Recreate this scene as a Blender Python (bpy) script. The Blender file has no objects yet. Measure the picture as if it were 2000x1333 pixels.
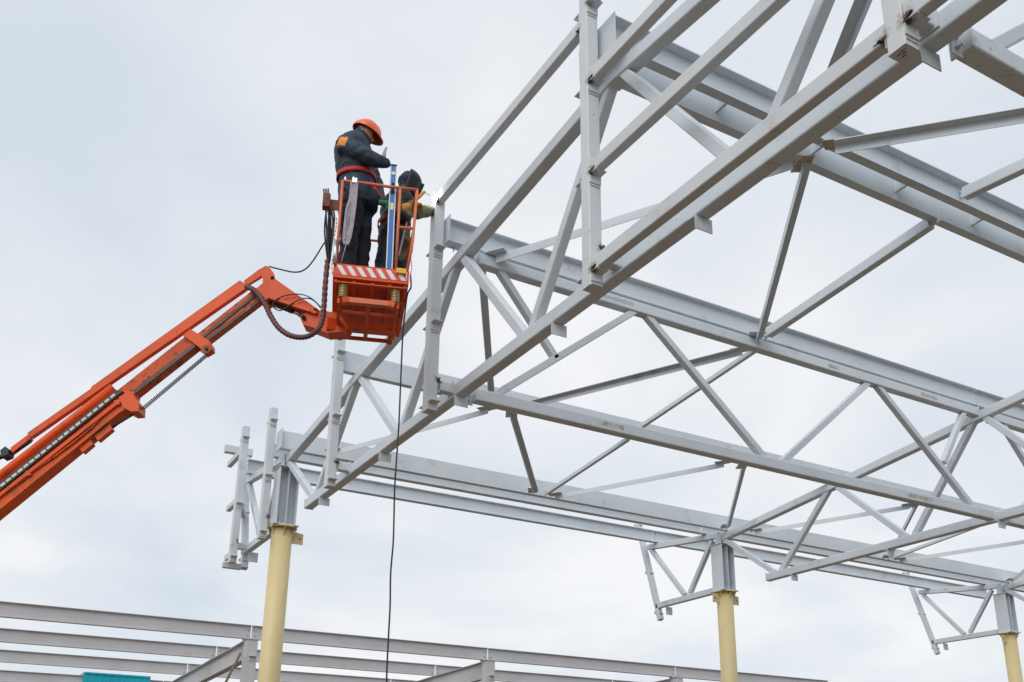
import bpy, bmesh, math, random
from mathutils import Vector, Matrix, noise
random.seed(7)
sc = bpy.context.scene
col = sc.collection
R = math.radians

# ---------------------------------------------------------------- camera
F_PX, YAW, PITCH, ROLL = 1942.913, 0.5296, 0.3252, 0.0078
PX, PY = 1027.39, 926.82
CAM = Vector((-4.2933, -14.8431, 1.6))
fw = Vector((math.sin(YAW)*math.cos(PITCH), math.cos(YAW)*math.cos(PITCH), math.sin(PITCH)))
r0 = Vector((math.cos(YAW), -math.sin(YAW), 0)); u0 = r0.cross(fw)
rt = r0*math.cos(ROLL) + u0*math.sin(ROLL)
up = -r0*math.sin(ROLL) + u0*math.cos(ROLL)
cam = bpy.data.cameras.new('camera'); co = bpy.data.objects.new('camera', cam); col.objects.link(co)
m = Matrix((rt, up, -fw)).transposed().to_4x4(); m.translation = CAM
co.matrix_world = m
cam.sensor_width = 36; cam.lens = 36*F_PX/2000
cam.shift_x = (1000-PX)/2000; cam.shift_y = (PY-666.5)/2000
cam.clip_start = 0.1; cam.clip_end = 3000
sc.camera = co

# ---------------------------------------------------------------- sky, sun, exposure
SUN_DIR = Vector((-0.58, -0.46, 0.67)).normalized()      # towards the sun
w = bpy.data.worlds.new('World'); sc.world = w; w.use_nodes = True
nt = w.node_tree; nt.nodes.clear()
N = nt.nodes.new; L = nt.links.new
wo = N('ShaderNodeOutputWorld')
sky = N('ShaderNodeTexSky'); sky.sky_type = 'NISHITA'; sky.sun_disc = False
sky.sun_elevation = math.asin(SUN_DIR.z); sky.sun_rotation = math.atan2(SUN_DIR.x, SUN_DIR.y)
sky.air_density = 1.0; sky.dust_density = 2.0
bg_sky = N('ShaderNodeBackground'); bg_sky.inputs['Strength'].default_value = 0.10
L(sky.outputs[0], bg_sky.inputs['Color'])
tc = N('ShaderNodeTexCoord')
sep = N('ShaderNodeSeparateXYZ'); L(tc.outputs['Generated'], sep.inputs[0])
# project the direction on a cloud deck: xy / (z + k)
zk = N('ShaderNodeMath'); zk.operation = 'ADD'; zk.inputs[1].default_value = 0.25
zm = N('ShaderNodeMath'); zm.operation = 'MAXIMUM'; zm.inputs[1].default_value = 0.0
L(sep.outputs['Z'], zm.inputs[0]); L(zm.outputs[0], zk.inputs[0])
dx = N('ShaderNodeMath'); dx.operation = 'DIVIDE'; L(sep.outputs['X'], dx.inputs[0]); L(zk.outputs[0], dx.inputs[1])
dy = N('ShaderNodeMath'); dy.operation = 'DIVIDE'; L(sep.outputs['Y'], dy.inputs[0]); L(zk.outputs[0], dy.inputs[1])
cmb = N('ShaderNodeCombineXYZ'); L(dx.outputs[0], cmb.inputs[0]); L(dy.outputs[0], cmb.inputs[1])
n1 = N('ShaderNodeTexNoise'); n1.inputs['Scale'].default_value = 1.15; n1.inputs['Detail'].default_value = 7
n1.inputs['Roughness'].default_value = 0.50; n1.inputs['Distortion'].default_value = 0.35
mpw = N('ShaderNodeMapping'); mpw.inputs['Location'].default_value = (19.29, 18.59, 13.6); L(cmb.outputs[0], mpw.inputs['Vector'])
L(mpw.outputs[0], n1.inputs['Vector'])
ramp = N('ShaderNodeValToRGB')
e = ramp.color_ramp.elements
e[0].position = 0.34; e[0].color = (0.69, 0.765, 0.85, 1)
e[1].position = 0.62; e[1].color = (0.96, 0.965, 0.98, 1)
e2 = ramp.color_ramp.elements.new(0.50); e2.color = (0.82, 0.862, 0.915, 1)
L(n1.outputs['Fac'], ramp.inputs[0])
bg_cl = N('ShaderNodeBackground'); bg_cl.inputs['Strength'].default_value = 1.0
L(ramp.outputs[0], bg_cl.inputs['Color'])
mixw = N('ShaderNodeMixShader'); mixw.inputs[0].default_value = 0.93
L(bg_sky.outputs[0], mixw.inputs[1]); L(bg_cl.outputs[0], mixw.inputs[2]); L(mixw.outputs[0], wo.inputs['Surface'])

sl = bpy.data.lights.new('sun', 'SUN'); sl.energy = 1.5; sl.angle = R(55); sl.color = (1.0, 0.965, 0.92)
so = bpy.data.objects.new('sun', sl); col.objects.link(so)
so.rotation_euler = SUN_DIR.to_track_quat('Z', 'Y').to_euler(); so.location = (-20, -8, 30)

sc.render.engine = 'CYCLES'
sc.view_settings.view_transform = 'Standard'; sc.view_settings.look = 'None'
sc.view_settings.gamma = 1; sc.view_settings.use_curve_mapping = False
sc.view_settings.exposure = 0.0

# ---------------------------------------------------------------- pixel -> point helpers
def ray(x, y):
    return rt*((x-PX)/F_PX) - up*((y-PY)/F_PX) + fw
def on_plane(x, y, n, p):
    r = ray(x, y); n = Vector(n)
    return CAM + r*((Vector(p)-CAM).dot(n)/r.dot(n))

def proj(P):
    q = Vector(P)-CAM; d_ = q.dot(fw)
    return PX+F_PX*q.dot(rt)/d_, PY-F_PX*q.dot(up)/d_
# ---------------------------------------------------------------- materials
MAT = {}
def mat(name, base, rough=0.5, metal=0.0, var=0.06, scale=2.0, stain=None, stain_amt=0.0, stain_scale=3.0,
        bump=0.0, bump_scale=60.0, spec=0.5, emit=None, emit_s=0, stain_lo=0.60, stain_hi=0.75, scr_lo=0.70, scratch=None, scratch_amt=0.0, stretch=(1, 1, 1), coat=0.0):
    mt = bpy.data.materials.new(name); mt.use_nodes = True
    t = mt.node_tree; b = t.nodes['Principled BSDF']
    n = t.nodes.new; l = t.links.new
    b.inputs['Roughness'].default_value = rough; b.inputs['Metallic'].default_value = metal
    b.inputs['Specular IOR Level'].default_value = spec
    if coat: b.inputs['Coat Weight'].default_value = coat
    g = n('ShaderNodeNewGeometry')
    mp = n('ShaderNodeMapping'); mp.inputs['Scale'].default_value = stretch
    l(g.outputs['Position'], mp.inputs['Vector'])
    no = n('ShaderNodeTexNoise'); no.inputs['Scale'].default_value = scale; no.inputs['Detail'].default_value = 4
    l(mp.outputs[0], no.inputs['Vector'])
    mr = n('ShaderNodeMapRange'); mr.inputs['From Min'].default_value = 0.3; mr.inputs['From Max'].default_value = 0.7
    mr.inputs['To Min'].default_value = 1-var; mr.inputs['To Max'].default_value = 1+var
    l(no.outputs['Fac'], mr.inputs['Value'])
    vm = n('ShaderNodeVectorMath'); vm.operation = 'SCALE'; vm.inputs[0].default_value = base[:3]
    l(mr.outputs[0], vm.inputs['Scale'])
    out = vm.outputs[0]
    def overlay(out, c, sc_, lo, hi, amt, det=6, seed=0):
        m2 = n('ShaderNodeMapping'); m2.inputs['Location'].default_value = (seed, seed*2.3, -seed); m2.inputs['Scale'].default_value = stretch
        l(g.outputs['Position'], m2.inputs['Vector'])
        q = n('ShaderNodeTexNoise'); q.inputs['Scale'].default_value = sc_; q.inputs['Detail'].default_value = det
        q.inputs['Roughness'].default_value = 0.65
        l(m2.outputs[0], q.inputs['Vector'])
        k = n('ShaderNodeMapRange'); k.inputs['From Min'].default_value = lo; k.inputs['From Max'].default_value = hi
        k.inputs['To Max'].default_value = amt; l(q.outputs['Fac'], k.inputs['Value'])
        mx = n('ShaderNodeMix'); mx.data_type = 'RGBA'
        l(k.outputs[0], mx.inputs['Factor']); l(out, mx.inputs['A']); mx.inputs['B'].default_value = (*c[:3], 1)
        return mx.outputs['Result']
    if stain: out = overlay(out, stain, stain_scale, stain_lo, stain_hi, stain_amt, seed=3.1)
    if scratch: out = overlay(out, scratch, 22, scr_lo, scr_lo+.04, scratch_amt, det=3, seed=9.7)
    l(out, b.inputs['Base Color'])
    if bump:
        bn = n('ShaderNodeTexNoise'); bn.inputs['Scale'].default_value = bump_scale; bn.inputs['Detail'].default_value = 3
        l(g.outputs['Position'], bn.inputs['Vector'])
        bp = n('ShaderNodeBump'); bp.inputs['Strength'].default_value = bump; bp.inputs['Distance'].default_value = 0.01
        l(bn.outputs['Fac'], bp.inputs['Height']); l(bp.outputs[0], b.inputs['Normal'])
    if emit:
        b.inputs['Emission Color'].default_value = (*emit, 1); b.inputs['Emission Strength'].default_value = emit_s
    MAT[name] = mt
    return mt

def scorch(mt, pts, r_core=0.020, r_halo=0.065):
    """burnt paint round weld points: black core, brown halo, ragged edge"""
    t = mt.node_tree; b = t.nodes['Principled BSDF']; n = t.nodes.new; l = t.links.new
    src = b.inputs['Base Color'].links[0].from_socket
    g = n('ShaderNodeNewGeometry')
    no = n('ShaderNodeTexNoise'); no.inputs['Scale'].default_value = 28; no.inputs['Detail'].default_value = 4
    l(g.outputs['Position'], no.inputs['Vector'])
    dmin = None
    for p in pts:
        ds = n('ShaderNodeVectorMath'); ds.operation = 'DISTANCE'; ds.inputs[1].default_value = p
        l(g.outputs['Position'], ds.inputs[0])
        if dmin is None: dmin = ds.outputs['Value']
        else:
            mn = n('ShaderNodeMath'); mn.operation = 'MINIMUM'; l(dmin, mn.inputs[0]); l(ds.outputs['Value'], mn.inputs[1]); dmin = mn.outputs[0]
    ma = n('ShaderNodeMath'); ma.operation = 'MULTIPLY_ADD'; ma.inputs[1].default_value = -0.11; l(no.outputs['Fac'], ma.inputs[0])
    ad = n('ShaderNodeMath'); ad.operation = 'ADD'; l(dmin, ad.inputs[0]); ad.inputs[1].default_value = 0.055
    l(ad.outputs[0], ma.inputs[2])
    def lay(src, r_in, r_out, c, amt):
        k = n('ShaderNodeMapRange'); k.inputs['From Min'].default_value = r_out; k.inputs['From Max'].default_value = r_in
        k.inputs['To Max'].default_value = amt; l(ma.outputs[0], k.inputs['Value'])
        mx = n('ShaderNodeMix'); mx.data_type = 'RGBA'; l(k.outputs[0], mx.inputs['Factor']); l(src, mx.inputs['A'])
        mx.inputs['B'].default_value = (*c, 1); return mx.outputs['Result']
    src = lay(src, r_core, r_halo, (0.22, 0.13, 0.07), 0.75)
    src = lay(src, r_core*0.5, r_core*1.5, (0.012, 0.010, 0.009), 0.95)
    l(src, b.inputs['Base Color'])

PAINT = dict(rough=0.42, var=0.05, scale=1.7, stain=(0.30, 0.24, 0.18), stain_amt=0.30, stain_scale=2.3, stain_lo=.60, stain_hi=.68, scr_lo=.675, bump=0.012, bump_scale=20,
             scratch=(0.16, 0.09, 0.05), scratch_amt=0.55)
GREY = (0.605, 0.66, 0.705)
mat('steel_paint', GREY, **PAINT)
mat('post_paint', (0.61, 0.65, 0.68), **PAINT)
mat('rail_paint', (0.595, 0.63, 0.655), **PAINT)
mat('far_paint', (0.52, 0.515, 0.53), rough=0.5, var=0.06, scale=1.2, stain=(0.30, 0.15, 0.06), stain_amt=0.35, stain_scale=1.6, bump=0.05,
    scratch=(0.12, 0.08, 0.05), scratch_amt=0.6)
mat('column_paint', (0.64, 0.525, 0.275), rough=0.45, var=0.05, scale=1.5, stain=(0.45, 0.33, 0.13), stain_amt=0.35, stain_scale=2.4, bump=0.04, stretch=(1, 1, 0.35))
mat('scuffed_paint', GREY, **dict(PAINT, stain=(0.33, 0.10, 0.06), stain_amt=0.75, stain_scale=5.0, stain_lo=.56, stain_hi=.66, scratch=(0.30, 0.07, 0.04), scr_lo=.64))
mat('label_paper', (0.42, 0.37, 0.30), rough=0.8, var=0.3, scale=30, stain=(0.6, 0.62, 0.63), stain_amt=0.9, stain_scale=16, stain_lo=.5, stain_hi=.55)
mat('bolt_steel', (0.62, 0.66, 0.68), rough=0.3, metal=0.9, var=0.1, scale=30)
mat('burnt_weld', (0.025, 0.02, 0.018), rough=0.6, metal=0.4, var=0.4, scale=60, stain=(0.20, 0.09, 0.03), stain_amt=0.6, stain_scale=30, bump=0.5, bump_scale=90)
mat('rusty_plate', (0.47, 0.41, 0.34), rough=0.7, var=0.25, scale=14, bump=0.2)
mat('print_ink', (0.10, 0.10, 0.10), rough=0.8)
ORP = dict(rough=0.38, var=0.10, scale=2.2, stain=(0.34, 0.075, 0.02), stain_amt=0.75, stain_scale=4.0, stain_lo=.54, stain_hi=.68, scr_lo=.66, bump=0.06, bump_scale=40,
           scratch=(0.05, 0.03, 0.025), scratch_amt=0.8)
mat('orange_paint', (0.72, 0.092, 0.011), spec=0.3, **ORP)
mat('orange_worn', (0.60, 0.088, 0.016), spec=0.3, rough=0.5, var=0.16, scale=3.5, stain=(0.09, 0.05, 0.035), stain_amt=0.9, stain_scale=6.5, stain_lo=.53, stain_hi=.62, scr_lo=.60, bump=0.1,
    scratch=(0.03, 0.02, 0.018), scratch_amt=0.9, stretch=(1, 1, 1))
mat('orange_rail', (0.68, 0.165, 0.075), rough=0.5, var=0.12, scale=8, stain=(0.30, 0.13, 0.07), stain_amt=0.7, stain_scale=12, bump=0.1)
mat('greasy_steel', (0.085, 0.05, 0.037), rough=0.45, metal=0.35, var=0.3, scale=6, stain=(0.55, 0.13, 0.04), stain_amt=0.7, stain_scale=5, bump=0.1)
mat('black_rubber', (0.018, 0.019, 0.021), rough=0.55, var=0.2, scale=12)
mat('hose_wrap', (0.135, 0.050, 0.052), rough=0.55, var=0.3, scale=9, stain=(0.30, 0.045, 0.06), stain_amt=0.7, stain_scale=5, bump=0.2)
mat('chain_steel', (0.022, 0.03, 0.038), rough=0.55, metal=0.0, var=0.3, scale=40)
mat('spring_brass', (0.52, 0.42, 0.20), rough=0.35, metal=0.7, var=0.15, scale=30)
mat('stripe_white', (0.78, 0.78, 0.78), rough=0.5, var=0.06, scale=20, stain=(0.45, 0.35, 0.3), stain_amt=0.4, stain_scale=18)
mat('stripe_red', (0.72, 0.075, 0.06), rough=0.5, var=0.08, scale=20, stain=(0.4, 0.12, 0.08), stain_amt=0.4, stain_scale=18)
mat('yellow_lamp', (0.80, 0.42, 0.02), rough=0.3, var=0.08, scale=20)
mat('valve_rust', (0.16, 0.055, 0.03), rough=0.7, var=0.3, scale=25)
mat('tray_grey', (0.055, 0.05, 0.048), rough=0.6, var=0.3, scale=20)
mat('slot_white', (0.62, 0.60, 0.56), rough=0.6, var=0.1, scale=20)
mat('chrome_rod', (0.5, 0.5, 0.5), rough=0.2, metal=1.0)
mat('turquoise_sheet', (0.0, 0.40, 0.52), rough=0.45, var=0.08, scale=1.0)
mat('navy_jacket', (0.020, 0.037, 0.062), rough=0.62, var=0.25, scale=5, stain=(0.075, 0.095, 0.125), stain_amt=0.45, stain_scale=6, bump=0.35, bump_scale=22,
    scratch=(0.42, 0.44, 0.46), scratch_amt=0.8, spec=0.35)
mat('black_trousers', (0.010, 0.012, 0.017), rough=0.7, var=0.3, scale=6, stain=(0.035, 0.04, 0.05), stain_amt=0.6, stain_scale=7, bump=0.4, bump_scale=20, spec=0.3)
mat('denim', (0.020, 0.030, 0.052), rough=0.8, var=0.3, scale=8, stain=(0.055, 0.07, 0.10), stain_amt=0.5, stain_scale=6, bump=0.4, bump_scale=24, spec=0.25)
mat('black_leather', (0.010, 0.010, 0.012), rough=0.5, var=0.3, scale=8, stain=(0.05, 0.05, 0.055), stain_amt=0.4, stain_scale=9, bump=0.4, bump_scale=20)
mat('khaki_cloth', (0.165, 0.155, 0.09), rough=0.85, var=0.2, scale=8, stain=(0.10, 0.11, 0.06), stain_amt=0.6, stain_scale=9, bump=0.4, bump_scale=25, spec=0.2)
mat('orange_patch', (0.83, 0.30, 0.04), rough=0.7, var=0.08, scale=12)
mat('grey_patch', (0.13, 0.145, 0.15), rough=0.7)
mat('skin', (0.50, 0.24, 0.165), rough=0.5, var=0.08, scale=25)
mat('hair', (0.27, 0.235, 0.20), rough=0.7, var=0.3, scale=60, bump=0.4, bump_scale=120)
mat('helmet_orange', (0.83, 0.125, 0.018), rough=0.28, var=0.05, scale=8, coat=0.3, scratch=(0.2, 0.05, 0.02), scratch_amt=0.6)
mat('mask_black', (0.010, 0.011, 0.018), rough=0.35, var=0.15, scale=10, spec=0.3)
mat('visor_glass', (0.55, 0.25, 0.22), rough=0.15, var=0.1, scale=20)
mat('hood_navy', (0.022, 0.028, 0.095), rough=0.8, var=0.2, scale=14, bump=0.3, bump_scale=30)
mat('glove_grey', (0.42, 0.39, 0.31), rough=0.85, var=0.15, scale=30, bump=0.4, bump_scale=90)
mat('glove_green', (0.025, 0.165, 0.06), rough=0.7, var=0.2, scale=25, bump=0.3, bump_scale=80)
mat('glove_yellow', (0.60, 0.28, 0.02), rough=0.7, var=0.2, scale=20, stain=(0.3, 0.13, 0.02), stain_amt=0.5, stain_scale=15, bump=0.3, bump_scale=60)
mat('belt_red', (0.50, 0.022, 0.018), rough=0.6, var=0.12, scale=20)
mat('strap_lilac', (0.40, 0.345, 0.40), rough=0.8, var=0.2, scale=30, bump=0.3, bump_scale=150)
mat('level_blue', (0.008, 0.165, 0.56), rough=0.3, var=0.05, scale=12)
mat('level_vial', (0.72, 0.78, 0.45), rough=0.2)
mat('dark_hole', (0.02, 0.022, 0.025), rough=0.8)
mat('sand_ground', (0.145, 0.11, 0.075), rough=0.95, var=0.22, scale=0.4, stain=(0.075, 0.06, 0.045), stain_amt=0.6, stain_scale=0.9, bump=0.6, bump_scale=8)
mat('arc_light', (1, 1, 1), emit=(0.92, 0.95, 1.0), emit_s=80)
mat('flare_ray', (1, .6, .2), emit=(1.0, 0.75, 0.4), emit_s=4)  # emission for the streaks that imitate the arc's star glare

# ---------------------------------------------------------------- mesh helpers
class MB:
    def __init__(s): s.v = []; s.f = []; s.m = []; s.sm = []
    def add(s, vs, fs, mi=0, smooth=False):
        o = len(s.v); s.v += [Vector(v) for v in vs]
        for f in fs: s.f.append([i+o for i in f]); s.m.append(mi); s.sm.append(smooth)
        return s
    def box(s, a, b, mi=0):
        (x0, y0, z0), (x1, y1, z1) = a, b
        vs = [(x0, y0, z0), (x1, y0, z0), (x1, y1, z0), (x0, y1, z0), (x0, y0, z1), (x1, y0, z1), (x1, y1, z1), (x0, y1, z1)]
        return s.add(vs, [(0, 3, 2, 1), (4, 5, 6, 7), (0, 1, 5, 4), (1, 2, 6, 5), (2, 3, 7, 6), (3, 0, 4, 7)], mi)
    def sweep(s, a, b, prof, upv=(0, 0, 1), mi=0, smooth=False, a_shift=None, b_shift=None):
        """prism of a 2D profile [(side, up)] from a to b; profile is counter-clockwise"""
        a, b = Vector(a), Vector(b); d = (b-a).normalized(); upv = Vector(upv)
        side = d.cross(upv).normalized(); u = side.cross(d).normalized(); n = len(prof)
        A = [a + side*p[0] + u*p[1] for p in prof]; B = [b + side*p[0] + u*p[1] for p in prof]
        if a_shift: A = [v + d*a_shift(p) for v, p in zip(A, prof)]
        if b_shift: B = [v + d*b_shift(p) for v, p in zip(B, prof)]
        fs = [(i, (i+1) % n, n+(i+1) % n, n+i) for i in range(n)]
        s.add(A+B, fs, mi, smooth)
        o = len(s.v)-2*n
        s.f.append([o+i for i in range(n)][::-1]); s.m.append(mi); s.sm.append(False)
        s.f.append([o+n+i for i in range(n)]); s.m.append(mi); s.sm.append(False)
        return s
    def obox(s, a, b, w, h, upv=(0, 0, 1), r=0.0, mi=0, up_off=0.0):
        return s.sweep(a, b, rect(w, h, r, up_off), upv, mi)
    def tube(s, pts, r, n=8, mi=0, caps=True, wobble=None):
        pts = [Vector(p) for p in pts]; rings = []
        t0 = (pts[1]-pts[0]).normalized(); ref = Vector((0, 0, 1)) if abs(t0.z) < 0.9 else Vector((1, 0, 0))
        for i, p in enumerate(pts):
            t = (pts[min(i+1, len(pts)-1)]-pts[max(i-1, 0)]).normalized()
            sd = t.cross(ref).normalized(); ref = sd.cross(t).normalized()
            rr = r[i] if isinstance(r, (list, tuple)) else r
            rings.append([p + (sd*math.cos(2*math.pi*k/n) + ref*math.sin(2*math.pi*k/n))*rr for k in range(n)])
        vs = [v for g in rings for v in g]; fs = []
        for i in range(len(rings)-1):
            for k in range(n): fs.append((i*n+k, i*n+(k+1) % n, (i+1)*n+(k+1) % n, (i+1)*n+k))
        s.add(vs, fs, mi, True); o = len(s.v)-len(vs)
        if caps:
            s.f.append([o+k for k in range(n)][::-1]); s.m.append(mi); s.sm.append(False)
            s.f.append([o+(len(rings)-1)*n+k for k in range(n)]); s.m.append(mi); s.sm.append(False)
        return s
    def poly(s, pts, d, mi=0):
        """extrude a planar polygon by vector d"""
        pts = [Vector(p) for p in pts]; d = Vector(d); n = len(pts)
        nr = Vector((0, 0, 0))
        for i in range(n): nr += (pts[i]-pts[0]).cross(pts[(i+1) % n]-pts[0])
        if nr.dot(d) > 0: pts = pts[::-1]
        vs = pts + [p+d for p in pts]
        fs = [tuple(range(n)), tuple(range(2*n-1, n-1, -1))] + [(i, n+i, n+(i+1) % n, (i+1) % n) for i in range(n)]
        return s.add(vs, fs, mi)
    def sphere(s, c, rx, ry=None, rz=None, nu=12, nv=8, mi=0, M=None):
        ry = ry or rx; rz = rz or rx; c = Vector(c); vs = []; fs = []
        for j in range(nv+1):
            th = math.pi*j/nv
            for i in range(nu):
                ph = 2*math.pi*i/nu
                v = Vector((rx*math.sin(th)*math.cos(ph), ry*math.sin(th)*math.sin(ph), rz*math.cos(th)))
                if M: v = M @ v
                vs.append(c+v)
        for j in range(nv):
            for i in range(nu): fs.append((j*nu+i, (j+1)*nu+i, (j+1)*nu+(i+1) % nu, j*nu+(i+1) % nu))
        return s.add(vs, fs, mi, True)
    def build(s, name, mats, parent=None, kind=None, label=None):
        mats = mats if isinstance(mats, (list, tuple)) else [mats]
        me = bpy.data.meshes.new(name); off = Vector((0, 0, 0)); p = parent
        while p: off += p.location; p = p.parent
        me.from_pydata([tuple(v-off) for v in s.v], [], s.f)
        for x in mats: me.materials.append(MAT[x])
        for p, mi, sm in zip(me.polygons, s.m, s.sm): p.material_index = mi; p.use_smooth = sm
        bm = bmesh.new(); bm.from_mesh(me); bmesh.ops.remove_doubles(bm, verts=bm.verts, dist=1e-6)
        bmesh.ops.recalc_face_normals(bm, faces=bm.faces); bm.to_mesh(me); bm.free()
        o = bpy.data.objects.new(name, me); col.objects.link(o)
        if parent: o.parent = parent
        if kind: o['kind'] = kind
        if label: o['label'] = label
        return o
def rect(w, h, r=0.0, uo=0.0):
    if r <= 0: return [(-w/2, -h/2+uo), (w/2, -h/2+uo), (w/2, h/2+uo), (-w/2, h/2+uo)]
    out = []
    for cx, cy, a0 in ((w/2-r, -h/2+r, -90), (w/2-r, h/2-r, 0), (-w/2+r, h/2-r, 90), (-w/2+r, -h/2+r, 180)):
        for k in range(4):
            a = R(a0+30*k); out.append((cx+r*math.cos(a), cy+r*math.sin(a)+uo))
    return out
def i_prof(h, b, tf=0.012, tw=0.008):
    return [(-b/2, 0), (b/2, 0), (b/2, tf), (tw/2+.006, tf+.003), (tw/2, tf+.012), (tw/2, h-tf-.012), (tw/2+.006, h-tf-.003), (b/2, h-tf), (b/2, h), (-b/2, h),
            (-b/2, h-tf), (-tw/2-.006, h-tf-.003), (-tw/2, h-tf-.012), (-tw/2, tf+.012), (-tw/2-.006, tf+.003), (-b/2, tf)]
def c_prof(h, b, tf=0.012, tw=0.008, s=1):
    p = [(0, 0), (b, 0), (b, tf), (tw, tf), (tw, h-tf), (b, h-tf), (b, h), (0, h)]
    return p if s > 0 else [(-x, y) for x, y in p][::-1]
def l_prof(a, t, s=1):      # horizontal leg on top, vertical leg hanging at side s
    p = [(0, -a), (t, -a), (t, -t), (a, -t), (a, 0), (0, 0)]
    return p if s > 0 else [(-x, y) for x, y in p][::-1]

LABELS = {}
def tag(o, label, cat, group=None):
    o['label'] = label; o['category'] = cat; o['kind'] = 'thing'
    if group: o['group'] = group
    return o
def thing(name, label, cat, loc=(0, 0, 0), group=None):
    o = bpy.data.objects.new(name, None); col.objects.link(o); o.location = loc; o.empty_display_size = 0.1
    return tag(o, label, cat, group)
def part(fn, name, mats, parent, *a, **k):
    b = MB(); fn(b); return b.build(name, mats, parent, *a, **k)
def bolt(p, d, parent, r=0.016, ln=0.03, name='bolt'):
    p = Vector(p); d = Vector(d).normalized(); b = MB()
    b.tube([p, p+d*ln*0.55], r, 6); b.tube([p+d*ln*0.55, p+d*ln*1.5], r*0.5, 6)
    return b.build(name, 'bolt_steel', parent)

# ================================================================ GROUND
g = MB(); S = 900; n = 24
for i in range(n):
    for j in range(n):
        x0, x1 = -S+2*S*i/n, -S+2*S*(i+1)/n; y0, y1 = -S+2*S*j/n, -S+2*S*(j+1)/n
        g.add([(x0, y0, 0), (x1, y0, 0), (x1, y1, 0), (x0, y1, 0)], [(0, 1, 2, 3)])
g.build('ground', 'sand_ground', kind='structure')

# ================================================================ MAIN STEEL FRAME
SX = 9.0                      # truss spacing
PITCHR = 0.0976               # roof slope
ZT = 6.766                    # underside of top chord at the column line
ZB = 5.728                    # underside of bottom chord
CH = 0.14                     # chord box size
YR = -9.05                    # ridge
def ztop(y):                  # underside of the top chord at y
    return ZT + PITCHR*(-y if y > YR else -(2*YR-y))
def nodeY(k): return -3.02*k
WHERE = {0: 'gable', 1: 'second', 2: 'third'}

def truss(i, label):
    X = SX*i; t = thing('roof_truss', label, 'roof truss', (X, 0, ZB), 'roof trusses carrying the purlins')
    yend = 2*YR+0.3
    def top(b, ya, yb):
        b.obox((X, ya, ztop(ya)+CH/2), (X, yb, ztop(yb)+CH/2), 0.13, CH, r=0.016)
    part(lambda b: top(b, 0.05, -1.05), 'top_chord', 'steel_paint', t)
    part(lambda b: top(b, -1.055, YR), 'top_chord', 'steel_paint', t)
    part(lambda b: top(b, YR, yend), 'top_chord', 'steel_paint', t)
    part(lambda b: b.obox((X, -1.25, ZB+CH/2), (X, 2*YR+1.25, ZB+CH/2), 0.13, CH, r=0.016), 'bottom_chord', 'steel_paint', t)
    part(lambda b: b.box((X-.07, -1.25, ZB-.004), (X+.07, -1.242, ZB+CH+.004)), 'end_plate', 'steel_paint', t)
    # webs: W pattern, nodes on top chord each 3.02 m, on the bottom chord between them
    def web(ya, za, yb, zb, w=0.10):
        part(lambda b: b.obox((X, ya, za), (X, yb, zb), w*0.95, w, upv=(0, 1, 0), r=0.012), 'diagonal', 'steel_paint', t)
    for k in range(0, 6):
        yt0, yt1, yb = nodeY(k), nodeY(k+1), nodeY(k)-1.51
        zt0, zt1 = ztop(yt0)+0.03, ztop(yt1)+0.03
        web(yt0-.10, zt0, yb+.06, ZB+CH-.02)
        web(yt1+.10, zt1, yb-.08, ZB+CH-.02)
    # hanging angle cleats under the bottom chord, every 2 m
    for y in (-1.9, -4.08, -6.13, -8.06, -10.04, -12.02, -14.0):
        def cl(b, y=y):
            b.box((X-.075, y-.008, ZB-.115), (X+.085, y, ZB-.001)); b.box((X-.075, y, ZB-.010), (X+.085, y+.07, ZB-.001))
        part(cl, 'cleat', 'steel_paint', t)
    # splice plates / weld collar at the ridge
    def collar(b):
        b.obox((X, YR+.07, ztop(YR+.07)+CH/2), (X, YR-.07, ztop(YR-.07)+CH/2), 0.145, CH+.015, r=0.01)
    part(collar, 'ridge_collar', 'steel_paint', t)
    return t
truss(0, 'gable roof truss with stand-off posts and welded rails along its outer side')
truss(1, 'inner roof truss on the second yellow column, without any posts')
truss(2, 'far roof truss starting at the last yellow column, mostly hidden')

COLR = 0.1611
def column(i, y, label, plates, far=False):
    X = SX*i; zc = 5.74
    t = thing('pipe_column', label, 'column', (X, y, 0), 'yellow pipe columns')
    part(lambda b: b.tube([(X, y, 0.02), (X, y, 3), (X, y, zc-.018)], COLR, 40), 'pipe', 'column_paint', t)
    part(lambda b: b.tube([(X, y, zc-.022), (X, y, zc)], 0.225, 40), 'cap_plate', 'column_paint', t)
    part(lambda b: b.box((X-.25, y-.25, 0), (X+.25, y+.25, 0.025)), 'base_plate', 'column_paint', t)
    for k in range(6):
        a = R(25+60*k); c, s_ = math.cos(a), math.sin(a); tn = Vector((-s_, c, 0))*.005
        p = [Vector((X+c*COLR*.98, y+s_*COLR*.98, zc-.023)), Vector((X+c*.215, y+s_*.215, zc-.023)), Vector((X+c*.21, y+s_*.21, zc-.06)), Vector((X+c*COLR*.98, y+s_*COLR*.98, zc-.17))]
        part(lambda b: b.poly([q-tn for q in p], tn*2), 'gusset', 'column_paint', t)
    for sgn in plates:
        def pl(b):
            xs = [sgn*.155, sgn*.335]
            b.poly([(X+xs[0], y-.03, zc-.04), (X+xs[1], y-.03, zc-.07), (X+xs[1], y-.03, zc-.24), (X+xs[0], y-.03, zc-.24)], (0, .012, 0))
        part(pl, 'bracket_plate', 'column_paint', t)
        part(lambda b: b.tube([(X+sgn*.28, y-.034, zc-.15), (X+sgn*.28, y-.029, zc-.15)], .014, 10), 'bolt_hole', 'dark_hole', t)
    return t
column(0, 0, 'yellow pipe column at the gable end, under the corner bracket', (1,))
column(1, 0, 'yellow pipe column with lugs on both sides, under the inner truss', (-1, 1))
column(2, 0, 'thin-looking yellow pipe column farthest along the eave', (-1,))
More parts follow.
